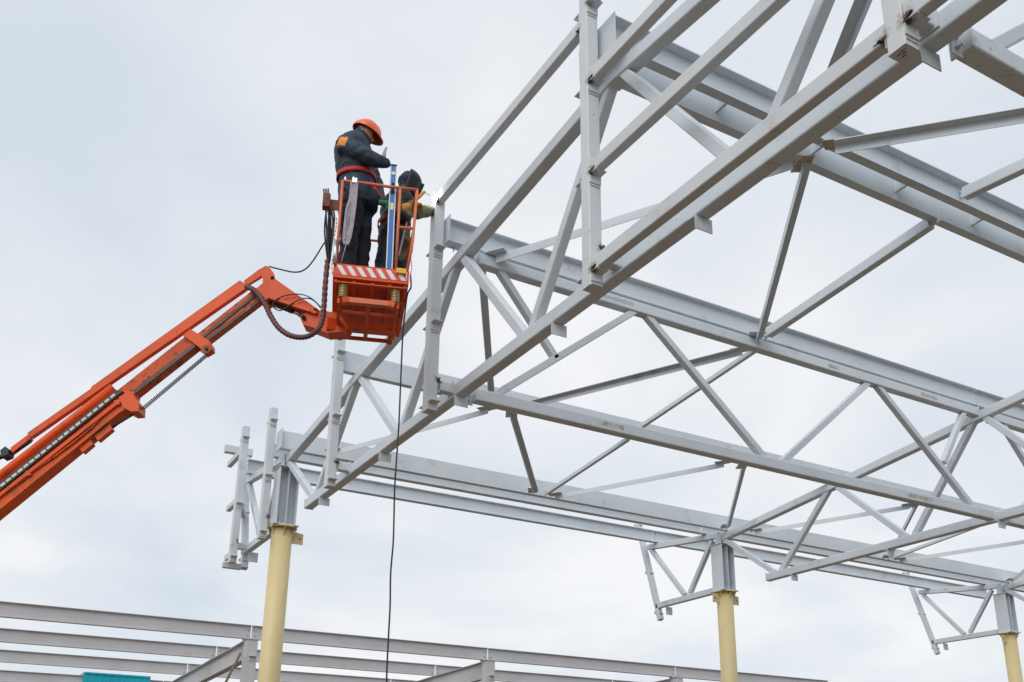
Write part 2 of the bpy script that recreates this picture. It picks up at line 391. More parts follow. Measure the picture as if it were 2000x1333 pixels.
for i in (0, 1): column(i, 2*YR, 'yellow pipe column carrying the %s truss on its other side' % ('gable' if i == 0 else 'inner'), (1,))

# ---- eave brackets: H stub on the column cap + cantilever outwards
def btz(y): return 6.868 + 0.112*(y-.17)          # underside of the bracket top chord
def bracket(i, label):
    X = SX*i; zc = 5.742
    t = thing('eave_bracket', label, 'bracket', (X, 0, zc), 'cantilever eave brackets')
    part(lambda b: b.box((X-.20, -.20, zc), (X+.20, .20, zc+.016)), 'base_plate', 'steel_paint', t)
    z0, z1 = zc+.016, 6.69
    for sx in (-1, 1):
        part(lambda b: b.box((X+sx*.15-.006, -.165, z0), (X+sx*.15+.006, .165, z1)), 'flange', 'steel_paint', t)
    part(lambda b: b.box((X-.144, -.006, z0), (X+.144, .006, z1)), 'web', 'steel_paint', t)
    part(lambda b: b.box((X-.005, -.155, z0), (X+.005, -.006, z1)), 'stiffener', 'steel_paint', t)
    part(lambda b: b.box((X-.175, -.185, z1), (X+.175, .185, z1+.014)), 'top_plate', 'steel_paint', t)
    for bx in (-.09, .09): bolt((X+bx, -.13, zc+.016), (0, 0, 1), t, r=.015, ln=.05)
    for lx in (-.085, .075): part(lambda b: b.box((X+lx, -.075, z1+.0145), (X+lx+.01, .10, ZT+.11)), 'seat_lug', 'steel_paint', t)
    part(lambda b: b.obox((X, .06, btz(.06)+.06), (X, 2.40, btz(2.40)+.06), .11, .12, r=.012), 'top_chord', 'steel_paint', t)
    part(lambda b: b.obox((X, .15, 5.815), (X, 2.16, 5.815), .11, .12, r=.012), 'bottom_chord', 'steel_paint', t)
    part(lambda b: b.obox((X, 2.30, 7.09), (X, 1.22, 5.89), .09, .095, (0, 1, 0), r=.01), 'diagonal', 'steel_paint', t)
    part(lambda b: b.obox((X, .28, 6.86), (X, 1.06, 5.89), .09, .095, (0, 1, 0), r=.01), 'diagonal', 'steel_paint', t)
    # leaning parapet post
    pb, pt = Vector((X, 2.07, 5.50)), Vector((X, 2.76, 7.80))
    part(lambda b: b.obox(pb, pt, .11, .11, (0, 1, 0), r=.01), 'parapet_post', 'steel_paint', t)
    ax = (pt-pb).normalized()
    for f in (0.06, 0.47, 0.985):
        p = pb.lerp(pt, f)
        def cl(b):
            b.obox(p+Vector((0, -.085, 0)), p+Vector((0, .085, 0)), .10, .012); b.box((p.x-.09, p.y+.05, p.z-.004), (p.x+.09, p.y+.062, p.z+.05))
        part(cl, 'cleat', 'steel_paint', t)
    part(lambda b: b.box((X-.01, 1.86, 5.58), (X+.16, 1.868, 5.75)), 'corner_plate', 'steel_paint', t)
    return t
bracket(0, 'cantilever eave bracket at the gable corner, behind the corner posts')
bracket(1, 'cantilever eave bracket over the yellow column with two lugs')
bracket(2, 'cantilever eave bracket over the farthest yellow column')

# ---------------------------------------------------------------- purlins
def purlin(label, y, zb, x0, x1, h=0.30, kind='C', end_plate=False, stiff=(), group='purlins laid across the trusses', bolts=(), name='purlin_beam', b_=0.10):
    t = thing(name, label, 'steel beam', (x0, y, zb), group)
    if kind == 'O':     # open side of the channel towards -Y
        part(lambda b: b.sweep((x0, y, zb), (x1, y, zb), c_prof(h, b_, s=1)), 'channel', 'steel_paint', t)
    elif kind == 'C':     # back of the channel towards -Y
        part(lambda b: b.sweep((x0, y, zb), (x1, y, zb), c_prof(h, b_, s=-1)), 'channel', 'steel_paint', t)
    else:
        part(lambda b: b.sweep((x0, y, zb), (x1, y, zb), i_prof(h, b_)), 'i_section', 'steel_paint', t)
    if end_plate:
        w0, w1 = end_plate
        part(lambda b: b.box((x0-.012, y+w0, zb-.015), (x0-.0005, y+w1, zb+h+.02)), 'end_plate', 'steel_paint', t)
    for s_ in stiff:
        part(lambda b: b.box((s_-.004, y-b_/2+.003, zb+.0135), (s_+.004, y-.005, zb+h-.0135)), 'stiffener', 'steel_paint', t)
    for (bx, by, bz, dz) in bolts:
        bolt((bx, by, bz), (0, 0, dz), t, r=.014, ln=.035)
    return t
zP = lambda y: ztop(y)+CH+.012
BAY = ('from the gable to the inner truss', 'beyond the inner truss', 'past the farthest column')
for j, (x0, x1) in enumerate(((-.22, 9.03), (9.045, 18.03), (18.045, 20.4))):
    bay = BAY[j]; e_ = j == 0; xe = 9*j+8.865 if j < 2 else 20.4
    purlin('flat-backed eave channel over the columns, ' + bay, -.26, zP(-.1)+.02, x0, x1, .29, 'C', (-.07, .22) if e_ else False, bolts=[(x0+.32, -.22, zP(-.1)+.018, -1)])
    purlin('inner gutter beam just outside the column line, ' + bay, .46, btz(.46)+.125, 9*j-.115, xe, .22, 'I', False, b_=.13, bolts=[(xe-.1, .42, btz(.46)+.124, -1)])
    purlin('outer eave I-beam carried on the bracket tips, ' + bay, 2.08, btz(2.08)+.125, 9*j-.12, xe, .26, 'I', False, b_=.13, bolts=[(xe-.1, 2.04, btz(2.08)+.124, -1)])
    if j == 2: continue
    purlin('flat-backed channel purlin, first one up from the eave, ' + bay, -2.98, zP(-2.98), x0-.02, x1-.02, .29, 'C', (-.01, .14) if e_ else False, bolts=[(x0+.16, -2.94, zP(-2.98)-.002, -1)])
    xa = x0+.02 if e_ else x0-.1
    purlin('I-beam purlin stacked on the braced tie truss, ' + bay, -6.04, zP(-6.04)+.058, xa, x1-.1, .285, 'I', (-.11, .06) if e_ else False, bolts=[(x0+.24, -6.08, zP(-6.04)+.057, -1), (x0+.14, -6.0, zP(-6.04)+.057, -1)], b_=.15)
    t = purlin('open-faced ridge channel on the near slope, ' + bay, -9.19, 7.80, x0+.03, x1, .31, 'O', (-.11, .44) if e_ else False, bolts=[(9*j+q, -9.24, 7.799, -1) for q in (2.28, 2.40)])
    for q in (1.22, 2.47, 3.72, 4.97, 6.2, 7.45):
        part(lambda b: b.box((9*j+q-.014, -9.1885, 7.90), (9*j+q+.014, -8.9565, 8.09)), 'spacer', 'steel_paint', t)
    purlin('flat-backed ridge channel on the far slope, ' + bay, -8.955, 7.80, x0+.03, x1, .30, 'C', False, bolts=[(9*j+q, -8.91, 7.799, -1) for q in (2.28, 2.40)])

# ---------------------------------------------------------------- tie trusses between the roof trusses (at the second purlin)
def tie_truss(y, j, label):
    x0, x1 = 9*j+.17, 9*j+8.80; t = thing('tie_truss', label, 'tie truss', (x0, y, 5.715), 'tie trusses between the roof trusses')
    zt = 7.36; zb = 5.715
    part(lambda b: b.obox((x0, y, zt+.07), (x1, y, zt+.07), .13, .14, r=.016), 'top_chord', 'steel_paint', t)
    part(lambda b: b.obox((x0, y, zb+.07), (x1, y, zb+.07), .13, .14, r=.016), 'bottom_chord', 'steel_paint' if y > -9 else 'scuffed_paint', t)
    for xl, zl, wl in ((1.75, zb, .34), (6.9, zb, .55), (5.6, zt, .2), (7.5, zt, .35)):
        part(lambda b: b.box((9*j+xl, y-.0672, zl+.045), (9*j+xl+wl, y-.0656, zl+.095)), 'paper_label', 'label_paper', t)
    for z in (zt, zb):
        for xx in (x0-.012, x1+.0005): part(lambda b: b.box((xx, y-.075, z-.01), (xx+.0115, y+.075, z+.15)), 'end_plate', 'steel_paint', t)
        part(lambda b: b.box((x0-.11, y-.004, z-.05), (x0-.0125, y+.004, z+.12)), 'lug_plate', 'steel_paint', t)
        for q in (.0, .07): bolt((x0-.06, y-.004, z+q), (0, -1, 0), t, r=.014, ln=.03)
    X = lambda v: 9*j+v
    for a, b_ in (((.45, zt+.02), (1.20, 6.47)), ((2.33, zt+.02), (.42, zb+.13)), ((2.52, zt+.02), (4.33, zb+.13)), ((6.43, zt+.02), (4.62, zb+.13)), ((6.62, zt+.02), (8.42, zb+.13)), ((8.52, zt+.02), (7.88, 6.44))):
        part(lambda b: b.obox((X(a[0]), y, a[1]), (X(b_[0]), y, b_[1]), .085 if b_[1] < 6 else .078, .09, (0, 1, 0), r=.01), 'diagonal', 'steel_paint', t)
    return t
tie_truss(-6.10, 0, 'zigzag tie truss spanning between the gable truss and the inner truss')
def chord_print(t, y, x, z):
    b = MB()
    for row in range(2):
        for q in range(46):
            if (q*7+row*3) % 5: b.box((x+q*.010, y-.0664, z-row*.022), (x+q*.010+.006, y-.0655, z-row*.022+.006+.002*(q % 3)))
    for q in range(5):
        c = x+.30+q*.028; b.poly([(c, y-.0664, z+.014), (c+.014, y-.0664, z+.014+.012*(1+q % 2)), (c+.017, y-.0664, z+.014+.012*(1+q % 2)), (c+.004, y-.0664, z+.014)], (0, .0009, 0))
    b.build('stencil_print', 'print_ink', t, kind='stuff')
chord_print(bpy.data.objects['tie_truss'], -6.10, 1.83, 7.44)
tie_truss(-6.10, 1, 'zigzag tie truss continuing beyond the inner truss')
tie_truss(-12.12, 0, 'near tie truss with red-scuffed bottom chord bolted below the last gable post')

# ---------------------------------------------------------------- roof braces
zbr = lambda y: ztop(y)+CH+.005
def brace(a, b_, label, s=1, leg=0.085, ends=(1, 1), rust=False):
    A = Vector((a[0], a[1], zbr(a[1]))); B = Vector((b_[0], b_[1], zbr(b_[1])))
    t = thing('roof_brace', label, 'brace', A, 'angle braces in the roof plane')
    part(lambda b: b.sweep(A, B, l_prof(leg, .008, s)), 'angle', 'steel_paint', t)
    d = (B-A).normalized()
    for p, dd, on in ((A, d, ends[0]), (B, -d, ends[1])):
        if not on: continue
        sd = dd.cross(Vector((0, 0, 1))).normalized()
        q = [p-dd*.10-sd*.05, p+dd*.14-sd*.09, p+dd*.14+sd*.09, p-dd*.10+sd*.11]
        part(lambda b: b.poly([v+Vector((0, 0, .002)) for v in q], (0, 0, .009)), 'gusset', 'rusty_plate' if rust and p is A else 'steel_paint', t)
    return t
BR = [((.36, -6.18), (2.24, -8.90), 'near the gable, from the tie truss up to the ridge beams', -1),
      ((2.36, -8.92), (4.27, -6.16), 'with a rusty end, from the ridge pair to the tie truss middle', 1),
      ((.27, -5.93), (1.93, -3.14), 'dropping steeply from the gable end of the tie truss', 1),
      ((2.48, -3.18), (4.32, -5.84), 'with dark top leg, first purlin to the tie truss middle', 1),
      ((.55, -.52), (2.06, -2.86), 'from the gable end of the eave channel up to the first purlin', -1),
      ((2.44, -2.86), (4.31, -.42), 'down to the middle of the eave channel, gable side', 1),
      ((4.75, -.42), (6.60, -2.84), 'flat looking, from the middle of the eave channel towards the inner truss', -1),
      ((6.98, -2.86), (8.76, -.42), 'short and dark, reaching the eave channel at the inner truss', 1),
      ((9.45, -.50), (11.24, -2.84), 'past the inner truss, rising from the eave channel', -1),
      ((11.34, -2.86), (13.42, -.42), 'past the inner truss, dropping to the middle of the eave channel', 1),
      ((13.80, -.42), (15.6, -2.84), 'past the inner truss, rising again from the middle of the eave channel', -1),
      ((15.98, -2.86), (17.76, -.42), 'dropping to the eave channel at the farthest column', 1),
      ((2.42, -9.30), (4.3, -11.85), 'over the ridge, from the ridge beams down towards the near tie truss', 1),
      ((2.10, -9.30), (.42, -11.9), 'over the ridge, running back to the gable truss', 1)]
for q, (a, b_, lb, s) in enumerate(BR): brace(a, b_, 'angle roof brace ' + lb, s, leg=.10 if q in (0, 1, 12, 13) else .085, rust=q in (1, 12))
def strut(x, ya, yb, label, w=.10, h=.13, dz=.02):
    A = Vector((x, ya, zbr(ya)+dz)); B = Vector((x, yb, zbr(yb)+dz))
    t = thing('roof_strut', label, 'strut', A, 'box struts between purlins')
    part(lambda b: b.obox(A, B, w, h, r=.012), 'box_section', 'steel_paint', t)
    d = (B-A).normalized()
    for p, dd in ((A, d), (B, -d)):
        part(lambda b: b.obox(p-dd*.12, p+dd*.03, .012, h*.85), 'end_lug', 'steel_paint', t)
        for q in (-.03, .03): bolt(p-dd*.05+Vector((-.006, 0, q)), (-1, 0, 0), t, r=.013, ln=.025)
    return t
strut(4.38, -6.30, -8.86, 'box strut from the tie truss purlin up to the ridge beams')
strut(4.40, -9.30, -11.9, 'box strut bolted to the upper ridge beam, running down past the ridge', dz=.15)
strut(4.52, -3.10, -5.90, 'thin strut between the first purlin and the tie truss purlin', .06, .075)
strut(4.60, -.42, -2.86, 'thin strut between the eave channel and the first purlin, gable bay', .06, .075)
strut(13.62, -.42, -2.86, 'thin strut between the eave channel and the first purlin, farther bay', .06, .075)

# ================================================================ GABLE POSTS AND RAILS
PXN = -0.363; PW = 0.12            # near (-X) face and size
def py(k): return -.032-3.0257*k   # -Y face of post k
LEV = (5.60, 6.50, 7.42)
WELD = []
def cleat(b, yface, z, sgn, w=.115, ln=.09):
    x0, x1 = PXN+.003, PXN+w
    b.box((x0, min(yface, yface+sgn*ln), z-.008), (x1, max(yface, yface+sgn*ln), z))
    b.box((x0, min(yface+sgn*.0015, yface+sgn*.0095), z-.085), (x1, max(yface+sgn*.0015, yface+sgn*.0095), z-.008))
def post(k, ztop_, label, levels, stub=True, name='gable_post', zbot=5.523):
    y0 = py(k); y1 = y0+PW
    t = thing(name, label, 'post', (PXN+PW/2, y0+PW/2, zbot), 'stand-off posts along the gable truss')
    part(lambda b: b.obox((PXN+PW/2, y0+PW/2, zbot), (PXN+PW/2, y0+PW/2, ztop_), PW, PW, (0, 1, 0), r=.01), 'box_post', 'post_paint', t)
    for z in levels:
        part(lambda b: cleat(b, y0, z, -1), 'cleat', 'post_paint', t)
        part(lambda b: cleat(b, y1, z, 1), 'cleat', 'post_paint', t)
        def pr_(b):
            for q in range(16): b.box((PXN+.012+q*.006, y0-.0022, z-.118), (PXN+.0155+q*.006, y0-.0012, z-.112+.003*(q % 3)))
        part(pr_, 'stencil_print', 'print_ink', t)
    if stub:
        part(lambda b: b.obox((PXN+PW+.012, y0+.05, 5.825), (-.075, y0+.05, 5.825), .10, .11, r=.012), 'stub', 'post_paint', t)
        part(lambda b: b.box((-.078, y0-.02, 5.76), (-.066, y0+.12, 5.90)), 'stub_plate', 'post_paint', t)
        part(lambda b: b.box((PXN+PW+.0005, y0-.012, 5.74), (PXN+PW+.0115, y0+.115, 5.91)), 'stub_plate', 'post_paint', t)
        def wb(b):
            for q in range(7): b.sphere((PXN+PW+.006+random.uniform(-.006, .006), y0-.014, 5.775+q*.02), .008, nu=6, nv=4)
        part(wb, 'weld_bead', 'burnt_weld', t)
        WELD.append((PXN+PW, y0, 5.88))
    return t
post(0, 7.68, 'short gable post beside the first yellow column', (7.47, 6.54, 5.63))
post(1, 7.93, 'gable post half hidden under the orange lift basket', (7.42, 6.50, 5.615))
post(2, 8.12, 'gable post the welder is working on, joined to the top rail', (7.44, 6.53, 5.61))
post(3, 8.75, 'tall gable post with four scorched rail joints', (8.29, 7.46, 6.55, 5.64))
post(4, 8.80, 'largest gable post with a burnt joint and chalk marks on its foot', (7.46, 6.55, 5.67))

t4 = bpy.data.objects['gable_post.004']
for q, (u_, v_, l_) in enumerate(((.03, .03, .035), (.05, .04, .03), (.07, .055, .03), (.04, .07, .025))):
    MB().box((PXN+u_, py(4)+v_, 5.5215), (PXN+u_+.006, py(4)+v_+l_, 5.5228)).build('chalk_mark', 'dark_hole', t4)
# end post at the cantilever tip, with short stub rails
yk = 1.66
t = thing('gable_post', 'outermost corner post past the columns, carrying cut-off rail ends', 'post', (PXN+PW/2, yk+PW/2, 5.50), 'stand-off posts along the gable truss')
part(lambda b: b.obox((PXN+PW/2, yk+.06, 5.49), (PXN+PW/2, yk+.06, 7.93), PW, PW, (0, 1, 0), r=.01), 'box_post', 'post_paint', t)
for z in (7.72, 6.52, 5.59):
    part(lambda b: cleat(b, yk, z, -1), 'cleat', 'post_paint', t); part(lambda b: cleat(b, yk+PW, z, 1), 'cleat', 'post_paint', t)
part(lambda b: b.obox((PXN+PW+.004, yk+.30, 5.85), (-.06, yk+.30, 5.85), .10, .11, r=.01), 'stub', 'post_paint', t)
part(lambda b: b.obox((PXN+PW+.004, yk+.10, 6.50), (-.056, yk+.62, 6.50), .10, .10, r=.01), 'stub', 'post_paint', t)
part(lambda b: b.obox((PXN+.0, 2.12, 5.53), (-.056, 2.12, 5.53), .09, .10, r=.01), 'stub', 'post_paint', t)
WELD.append((PXN+PW, yk, 5.86))
for z, ye in ((7.46, 2.66), (6.55, 2.38), (5.60, 2.12)):
    o = MB().obox((PXN+.06, yk+PW+.002, z+.05), (PXN+.06, ye, z+.05), .085, .10, r=.01).build('stub_rail', 'rail_paint', t)
part(lambda b: b.obox((-.40, 2.74, 7.83), (.10, 2.74, 7.83), .13, .14, r=.012), 'coping_stub', 'post_paint', t)

def rail(ka, kb, za, zb, label, h=.125, w=.085):
    ya, yb = py(ka)-.004, py(kb)+PW+.004
    x = PXN+.012+w/2
    t = thing('wall_rail', label, 'rail', (x, ya, za), 'box rails welded between the gable posts')
    part(lambda b: b.obox((x, ya, za+h/2+.001), (x, yb, zb+h/2+.001), w, h, r=.012), 'box_rail', 'rail_paint', t)
    for yy, zz, sg in ((ya, za, -1), (yb, zb, 1)):
        def wb(b):
            for q in range(9):
                b.sphere((x-w/2-.002+random.uniform(-.004, .004), yy+sg*(.004+q*.006), zz+.004+random.uniform(-.003, .003)+.003*q), random.uniform(.007, .011), nu=6, nv=4)
        part(wb, 'weld_bead', 'burnt_weld', t)
        WELD.append((x-w/2, yy+sg*.015, zz+.015))
    return t
rail(2, 3, 8.01, 8.10, 'top rail sloping up from the arc being welded to the tall post')
rail(3, 4, 8.29, 8.35, 'topmost rail running up from the tall gable post')
rail(3, 4, 7.46, 7.46, 'second rail down between the tall and the largest gable posts')
rail(3, 4, 6.55, 6.55, 'third rail down between the tall and the largest gable posts')
rail(3, 4, 5.64, 5.64, 'lowest rail right beside the bottom chord, scorched at both ends')
rail(4, 5, 5.67, 5.67, 'rail leaving the foot of the largest gable post, burnt joint')
rail(4, 5, 6.55, 6.55, 'rail starting halfway up the largest gable post')
scorch(MAT['post_paint'], WELD); scorch(MAT['rail_paint'], WELD)

# ================================================================ BACKGROUND FRAME
YB = 7.7; ZBG = 5.20
bgx = [1.74+6.09*k for k in range(-1, 4)]
for r_, (yy, zb, nm) in enumerate(((7.75, 5.21, 'front'), (10.85, 5.14, 'second'), (14.0, 5.07, 'third'), (17.2, 4.92, 'fourth'))):
    for k in range(4):
        x0, x1 = bgx[k]+.012, bgx[k+1]-.012
        t = thing('frame_beam', '%s row beam of the low frame behind, bay %s' % (nm, ('left of the first frame post', 'passing behind the first yellow column', 'passing behind the second yellow column', 'running off to the right')[k]), 'steel beam', (x0, yy, zb), 'beams of the low frame behind')
        part(lambda b: b.sweep((x0, yy, zb), (x1, yy, zb), i_prof(.31, .13)), 'i_section', 'far_paint', t)
        if r_ < 3:
            for xx, dx_ in ((x0+.07, 0), (x1-.07, 0)):
                for q in (.09, .22): bolt((xx, yy-.004, zb+q), (0, -1, 0), t, r=.024, ln=.03)
for k, x in enumerate(bgx[1:]):
    nm = ('with a leaning rod beside it', 'between the two nearer yellow columns', 'just before the second yellow column', 'far past the second yellow column')[k]
    t = thing('frame_post', 'warm-grey box post of the low frame behind, ' + nm, 'post', (x, YB, 0), 'posts of the low frame behind')
    part(lambda b: b.obox((x, YB, 0.0), (x, YB, 5.18), .26, .26, (0, 1, 0), r=.015), 'box_post', 'far_paint', t)
    part(lambda b: b.box((x-.16, YB-.15, 5.18), (x+.16, YB+.15, 5.207)), 'cap_plate', 'far_paint', t)
    part(lambda b: b.box((x-.05, YB-.22, 4.80), (x+.10, YB-.1305, 4.815)), 'cleat', 'far_paint', t)
    part(lambda b: b.box((x-.05, YB-.143, 4.70), (x+.10, YB-.131, 4.8)), 'cleat', 'far_paint', t)
    t = thing('frame_rafter', 'warm-grey rafter running away from the post ' + nm.replace('beside it', 'beside'), 'rafter', (x, YB+.14, 4.7), 'rafters of the low frame behind')
    part(lambda b: b.sweep((x-.06, YB+.135, 4.73), (x-.06, 18.0, 4.50), i_prof(.44, .18, .014, .01)), 'i_section', 'far_paint', t)
    part(lambda b: b.obox((x-.06, 17.4, 0), (x-.06, 17.4, 4.50), .2, .2, (0, 1, 0)), 'rear_post', 'far_paint', t)
# leaning rod by the first background post
tag(MB().tube([on_plane(420, 1374, (0, 1, 0), (0, 7.50, 0)), on_plane(470, 1276, (0, 1, 0), (0, 7.54, 0))], .028, 10).build('scaffold_rod', 'khaki_cloth'), 'thin greenish rod leaning against the first post of the low frame', 'rod')

# turquoise corrugated shed
def shed():
    P0 = CAM + ray(164.5, 1316)*29.0; zt = P0.z
    P1 = on_plane(294, 1325, (0, 0, 1), (0, 0, zt)); a = Vector((P0.x, P0.y, 0)); bdir = Vector((P1.x-P0.x, P1.y-P0.y, 0)); W = bdir.length; bdir.normalize()
    back = Vector((-bdir.y, bdir.x, 0))
    t = thing('metal_shed', 'turquoise corrugated metal shed showing only its top edge', 'shed', a)
    def wall(b, o, d, n_, ln):
        k = int(ln/.1)
        for i in range(k):
            p = o+d*(i*ln/k); q = o+d*((i+1)*ln/k); off = n_*(-.012 if i % 2 else 0)
            vs = [p+off, q+off, q+off+Vector((0, 0, zt)), p+off+Vector((0, 0, zt))]
            b.poly(vs, n_*-.02)
    part(lambda b: wall(b, a, bdir, -back, W), 'front_sheet', 'turquoise_sheet', t)
    part(lambda b: wall(b, a+back*.03, back, -bdir, 6.0), 'side_sheet', 'turquoise_sheet', t)
    part(lambda b: wall(b, a+bdir*W+back*.03, back, bdir, 6.0), 'side_sheet', 'turquoise_sheet', t)
    part(lambda b: b.poly([a+Vector((0, 0, zt))-back*.03, a+bdir*W+Vector((0, 0, zt))-back*.03, a+bdir*W+back*6.05+Vector((0, 0, zt)), a+back*6.05+Vector((0, 0, zt))], (0, 0, .05)), 'roof', 'turquoise_sheet', t)
shed()

# ================================================================ AERIAL LIFT
FH = Vector((math.sin(YAW), math.cos(YAW), 0))          # horizontal direction across the boom plane
JP = Vector((-1.62, -6.35, 0))
def bp(x, y, off=0.0): return on_plane(x, y, FH, JP+FH*off)
lift = thing('boom_lift', 'orange telescopic boom lift with a striped basket holding two workers', 'boom lift', (-6.4, -3.6, 0))
def bpoly(name, pts, o0, o1, mt, parent=None):
    P = [bp(x, y, o0) for x, y in pts]
    # same outline on the back face (parallel extrusion, real thickness)
    return MB().poly(P, FH*(o1-o0)).build(name, mt, parent or lift)
dirb = (bp(0, 969)-bp(244, 776)).normalized()
def ext(p, ln): return p + dirb*ln
# outer boom: runs on out of the picture down to the turret
A0, A1, A2, A3 = bp(240, 758), bp(262, 772), bp(252, 797), bp(0, 941)
top_in = bp(0, 941); bot_in = bp(-11, 1004)
pts = [bp(228, 762), bp(262, 766), bp(258, 792), bp(233, 806), bot_in, ext(bot_in, 3.0), ext(top_in, 3.0), top_in]
outer = MB().poly(pts, FH*.16).build('outer_boom', 'orange_paint', lift)
MB().tube([bp(222, 757, .06), bp(110, 845, .06), bp(0, 931, .06), ext(bp(0, 931, .06), 2.6)], .045, 14).build('feed_tube', 'orange_paint', lift)
# recessed side web and stiffening lip of the outer boom
MB().poly([bp(0, 962, -.028), bp(250, 766, -.028), bp(252, 772, -.028), bp(0, 970, -.028), ext(bp(0, 970, -.028), 2.5), ext(bp(0, 962, -.028), 2.5)], FH*.027).build('tray_lip', 'orange_paint', lift)
MB().poly([bp(0, 941, -.03), bp(226, 762, -.03), bp(240, 764, -.03), bp(0, 957, -.03), ext(bp(0, 957, -.03), 2.5), ext(bp(0, 941, -.03), 2.5)], FH*.029).build('chain_tray', 'tray_grey', lift)
for k in range(24):       # slots in the cable carrier
    f = k/19.0
    c = bp(5+215*f, 946.5-173*f, -.034); dd = -dirb*.027; nn = Vector((0, 0, 1)); nn = (nn-dirb*nn.dot(dirb)).normalized()*.0125
    P = [c-dd+nn*.4, c-dd*.7+nn, c+dd*.7+nn, c+dd+nn*.4, c+dd-nn*.4, c+dd*.7-nn, c-dd*.7-nn, c-dd-nn*.4]
    if f <= 1.0: MB().poly(P, FH*.0035).build('carrier_slot', 'slot_white', lift)
MB().tube([bp(246, 783, -.008), bp(212, 800, -.012), bp(180, 835, -.01), bp(147, 862, -.012), bp(110, 890, -.01), bp(62, 922, -.012), bp(45, 938, -.012), bp(0, 968, -.012), ext(bp(0, 968, -.012), 1.5)], .011, 8).build('hydraulic_pipe', 'orange_worn', lift)
for x, y in ((227, 788), (54, 926)):
    bpoly('pipe_clamp', [(x-5, y-5), (x+4, y-7), (x+6, y+2), (x-3, y+4)], -.03, -.0005, 'orange_paint')
# end collar of the outer boom
bpoly('boom_collar', [(232, 776), (254, 764), (271, 787), (270, 803), (256, 804), (240, 796)], -.03, .15, 'orange_paint')
bpoly('chain_bracket', [(184, 851), (214, 828), (219, 838), (191, 861)], .03, .10, 'orange_paint')
bpoly('chain_bracket', [(153, 874), (176, 857), (181, 867), (161, 884)], .03, .10, 'orange_paint')
# middle and inner booms
bpoly('middle_boom', [(214, 790), (226, 765.5), (360, 659), (386, 664), (382, 676), (256, 775), (236, 790)], .015, .14, 'orange_worn')
bpoly('middle_collar', [(357, 655), (372, 643), (410, 667), (410, 676), (396, 684), (390, 679)], -.015, .155, 'orange_paint')
bpoly('sheave_cheek', [(395, 676), (411, 668), (414, 680), (406, 690), (396, 688)], -.03, -.016, 'orange_worn')
MB().tube([bp(404, 683, -.04), bp(404, 683, -.03)], .014, 10).build('sheave_pin', 'black_rubber', lift)
bpoly('inner_boom', [(380, 657), (500, 562), (516, 570), (513, 584), (402, 669)], .03, .125, 'orange_worn')
# wear strip (bare greasy steel) on the inner and middle sections
bpoly('wear_strip', [(391, 657), (503, 569), (506, 573), (396, 661)], .018, .0295, 'greasy_steel')
bpoly('wear_strip', [(395, 667), (509, 581), (512, 585), (400, 671)], .018, .0295, 'greasy_steel')
bpoly('wear_strip', [(250, 770), (379, 671), (382, 677), (256, 775)], .004, .0145, 'greasy_steel')
# lifting chain under the booms
cb = MB(); p0, p1 = bp(404, 694, .06), bp(280, 798, .06); nlink = 46
for k in range(nlink):
    a = p0.lerp(p1, k/nlink); b_ = p0.lerp(p1, (k+.8)/nlink)
    if k % 2: cb.obox(a, b_, .020, .032)
    else: cb.obox(a, b_, .030, .022)
cb.build('lift_chain', 'chain_steel', lift, kind='stuff')
MB().tube([bp(280, 798, .06), bp(214, 838, .06)], .011, 8).build('chain_rod', 'chain_steel', lift)
# levelling link bar above the boom
bpoly('link_bar', [(60, 854), (53, 846), (178, 759), (178, 756), (468, 548), (482, 556), (483, 561), (60, 854)], .04, .10, 'orange_paint')
bpoly('link_tip', [(476, 549), (505, 527), (520, 519), (523, 528), (508, 541), (480, 558)], .05, .09, 'orange_paint')
bpoly('link_tail', [(20, 875), (56, 848), (60, 856), (24, 884)], .06, .12, 'orange_paint')
MB().tube([bp(60, 860, .09), bp(40, 874, .09), bp(15, 888, .09), bp(-20, 900, .09), bp(-80, 950, .09)], .025, 10).build('tail_hose', 'black_rubber', lift)
bpoly('tail_clevis', [(0, 880), (10, 872), (17, 878), (14, 888), (2, 893)], .03, .15, 'chain_steel')
# head, cylinder and jib
bpoly('boom_head', [(498, 566), (512, 554), (536, 544), (622, 605), (620, 613), (612, 612), (525, 582), (512, 590)], .0, .19, 'orange_paint')
bpoly('head_lip', [(524, 582), (528, 577), (618, 608), (617, 613)], -.02, -.0005, 'orange_paint')
bpoly('head_ear', [(510, 535), (516, 520), (525, 521), (534, 533), (537, 546), (513, 556), (513, 545)], .005, .045, 'orange_paint')
bpoly('head_ear', [(510, 535), (516, 520), (525, 521), (534, 533), (537, 546), (513, 556), (513, 545)], .145, .185, 'orange_paint')
MB().tube([bp(532, 543, -.01), bp(532, 543, .2)], .018, 12).build('head_pin', 'greasy_steel', lift)
MB().tube([bp(530, 588, .09), bp(572, 606, .09)], .040, 14).build('jib_cylinder', 'greasy_steel', lift)
MB().tube([bp(571, 605, .09), bp(590, 619, .09)], .020, 12).build('cylinder_rod', 'chrome_rod', lift)
bpoly('jib', [(588, 616), (597, 611), (622, 606), (664, 612), (680, 640), (672, 648), (640, 651), (612, 640), (592, 634), (587, 624)], .02, .17, 'orange_paint')
for (x, y) in ((616, 607), (593, 620)): MB().tube([bp(x, y, -.012), bp(x, y, .18)], .022, 12).build('jib_pin', 'black_rubber', lift)
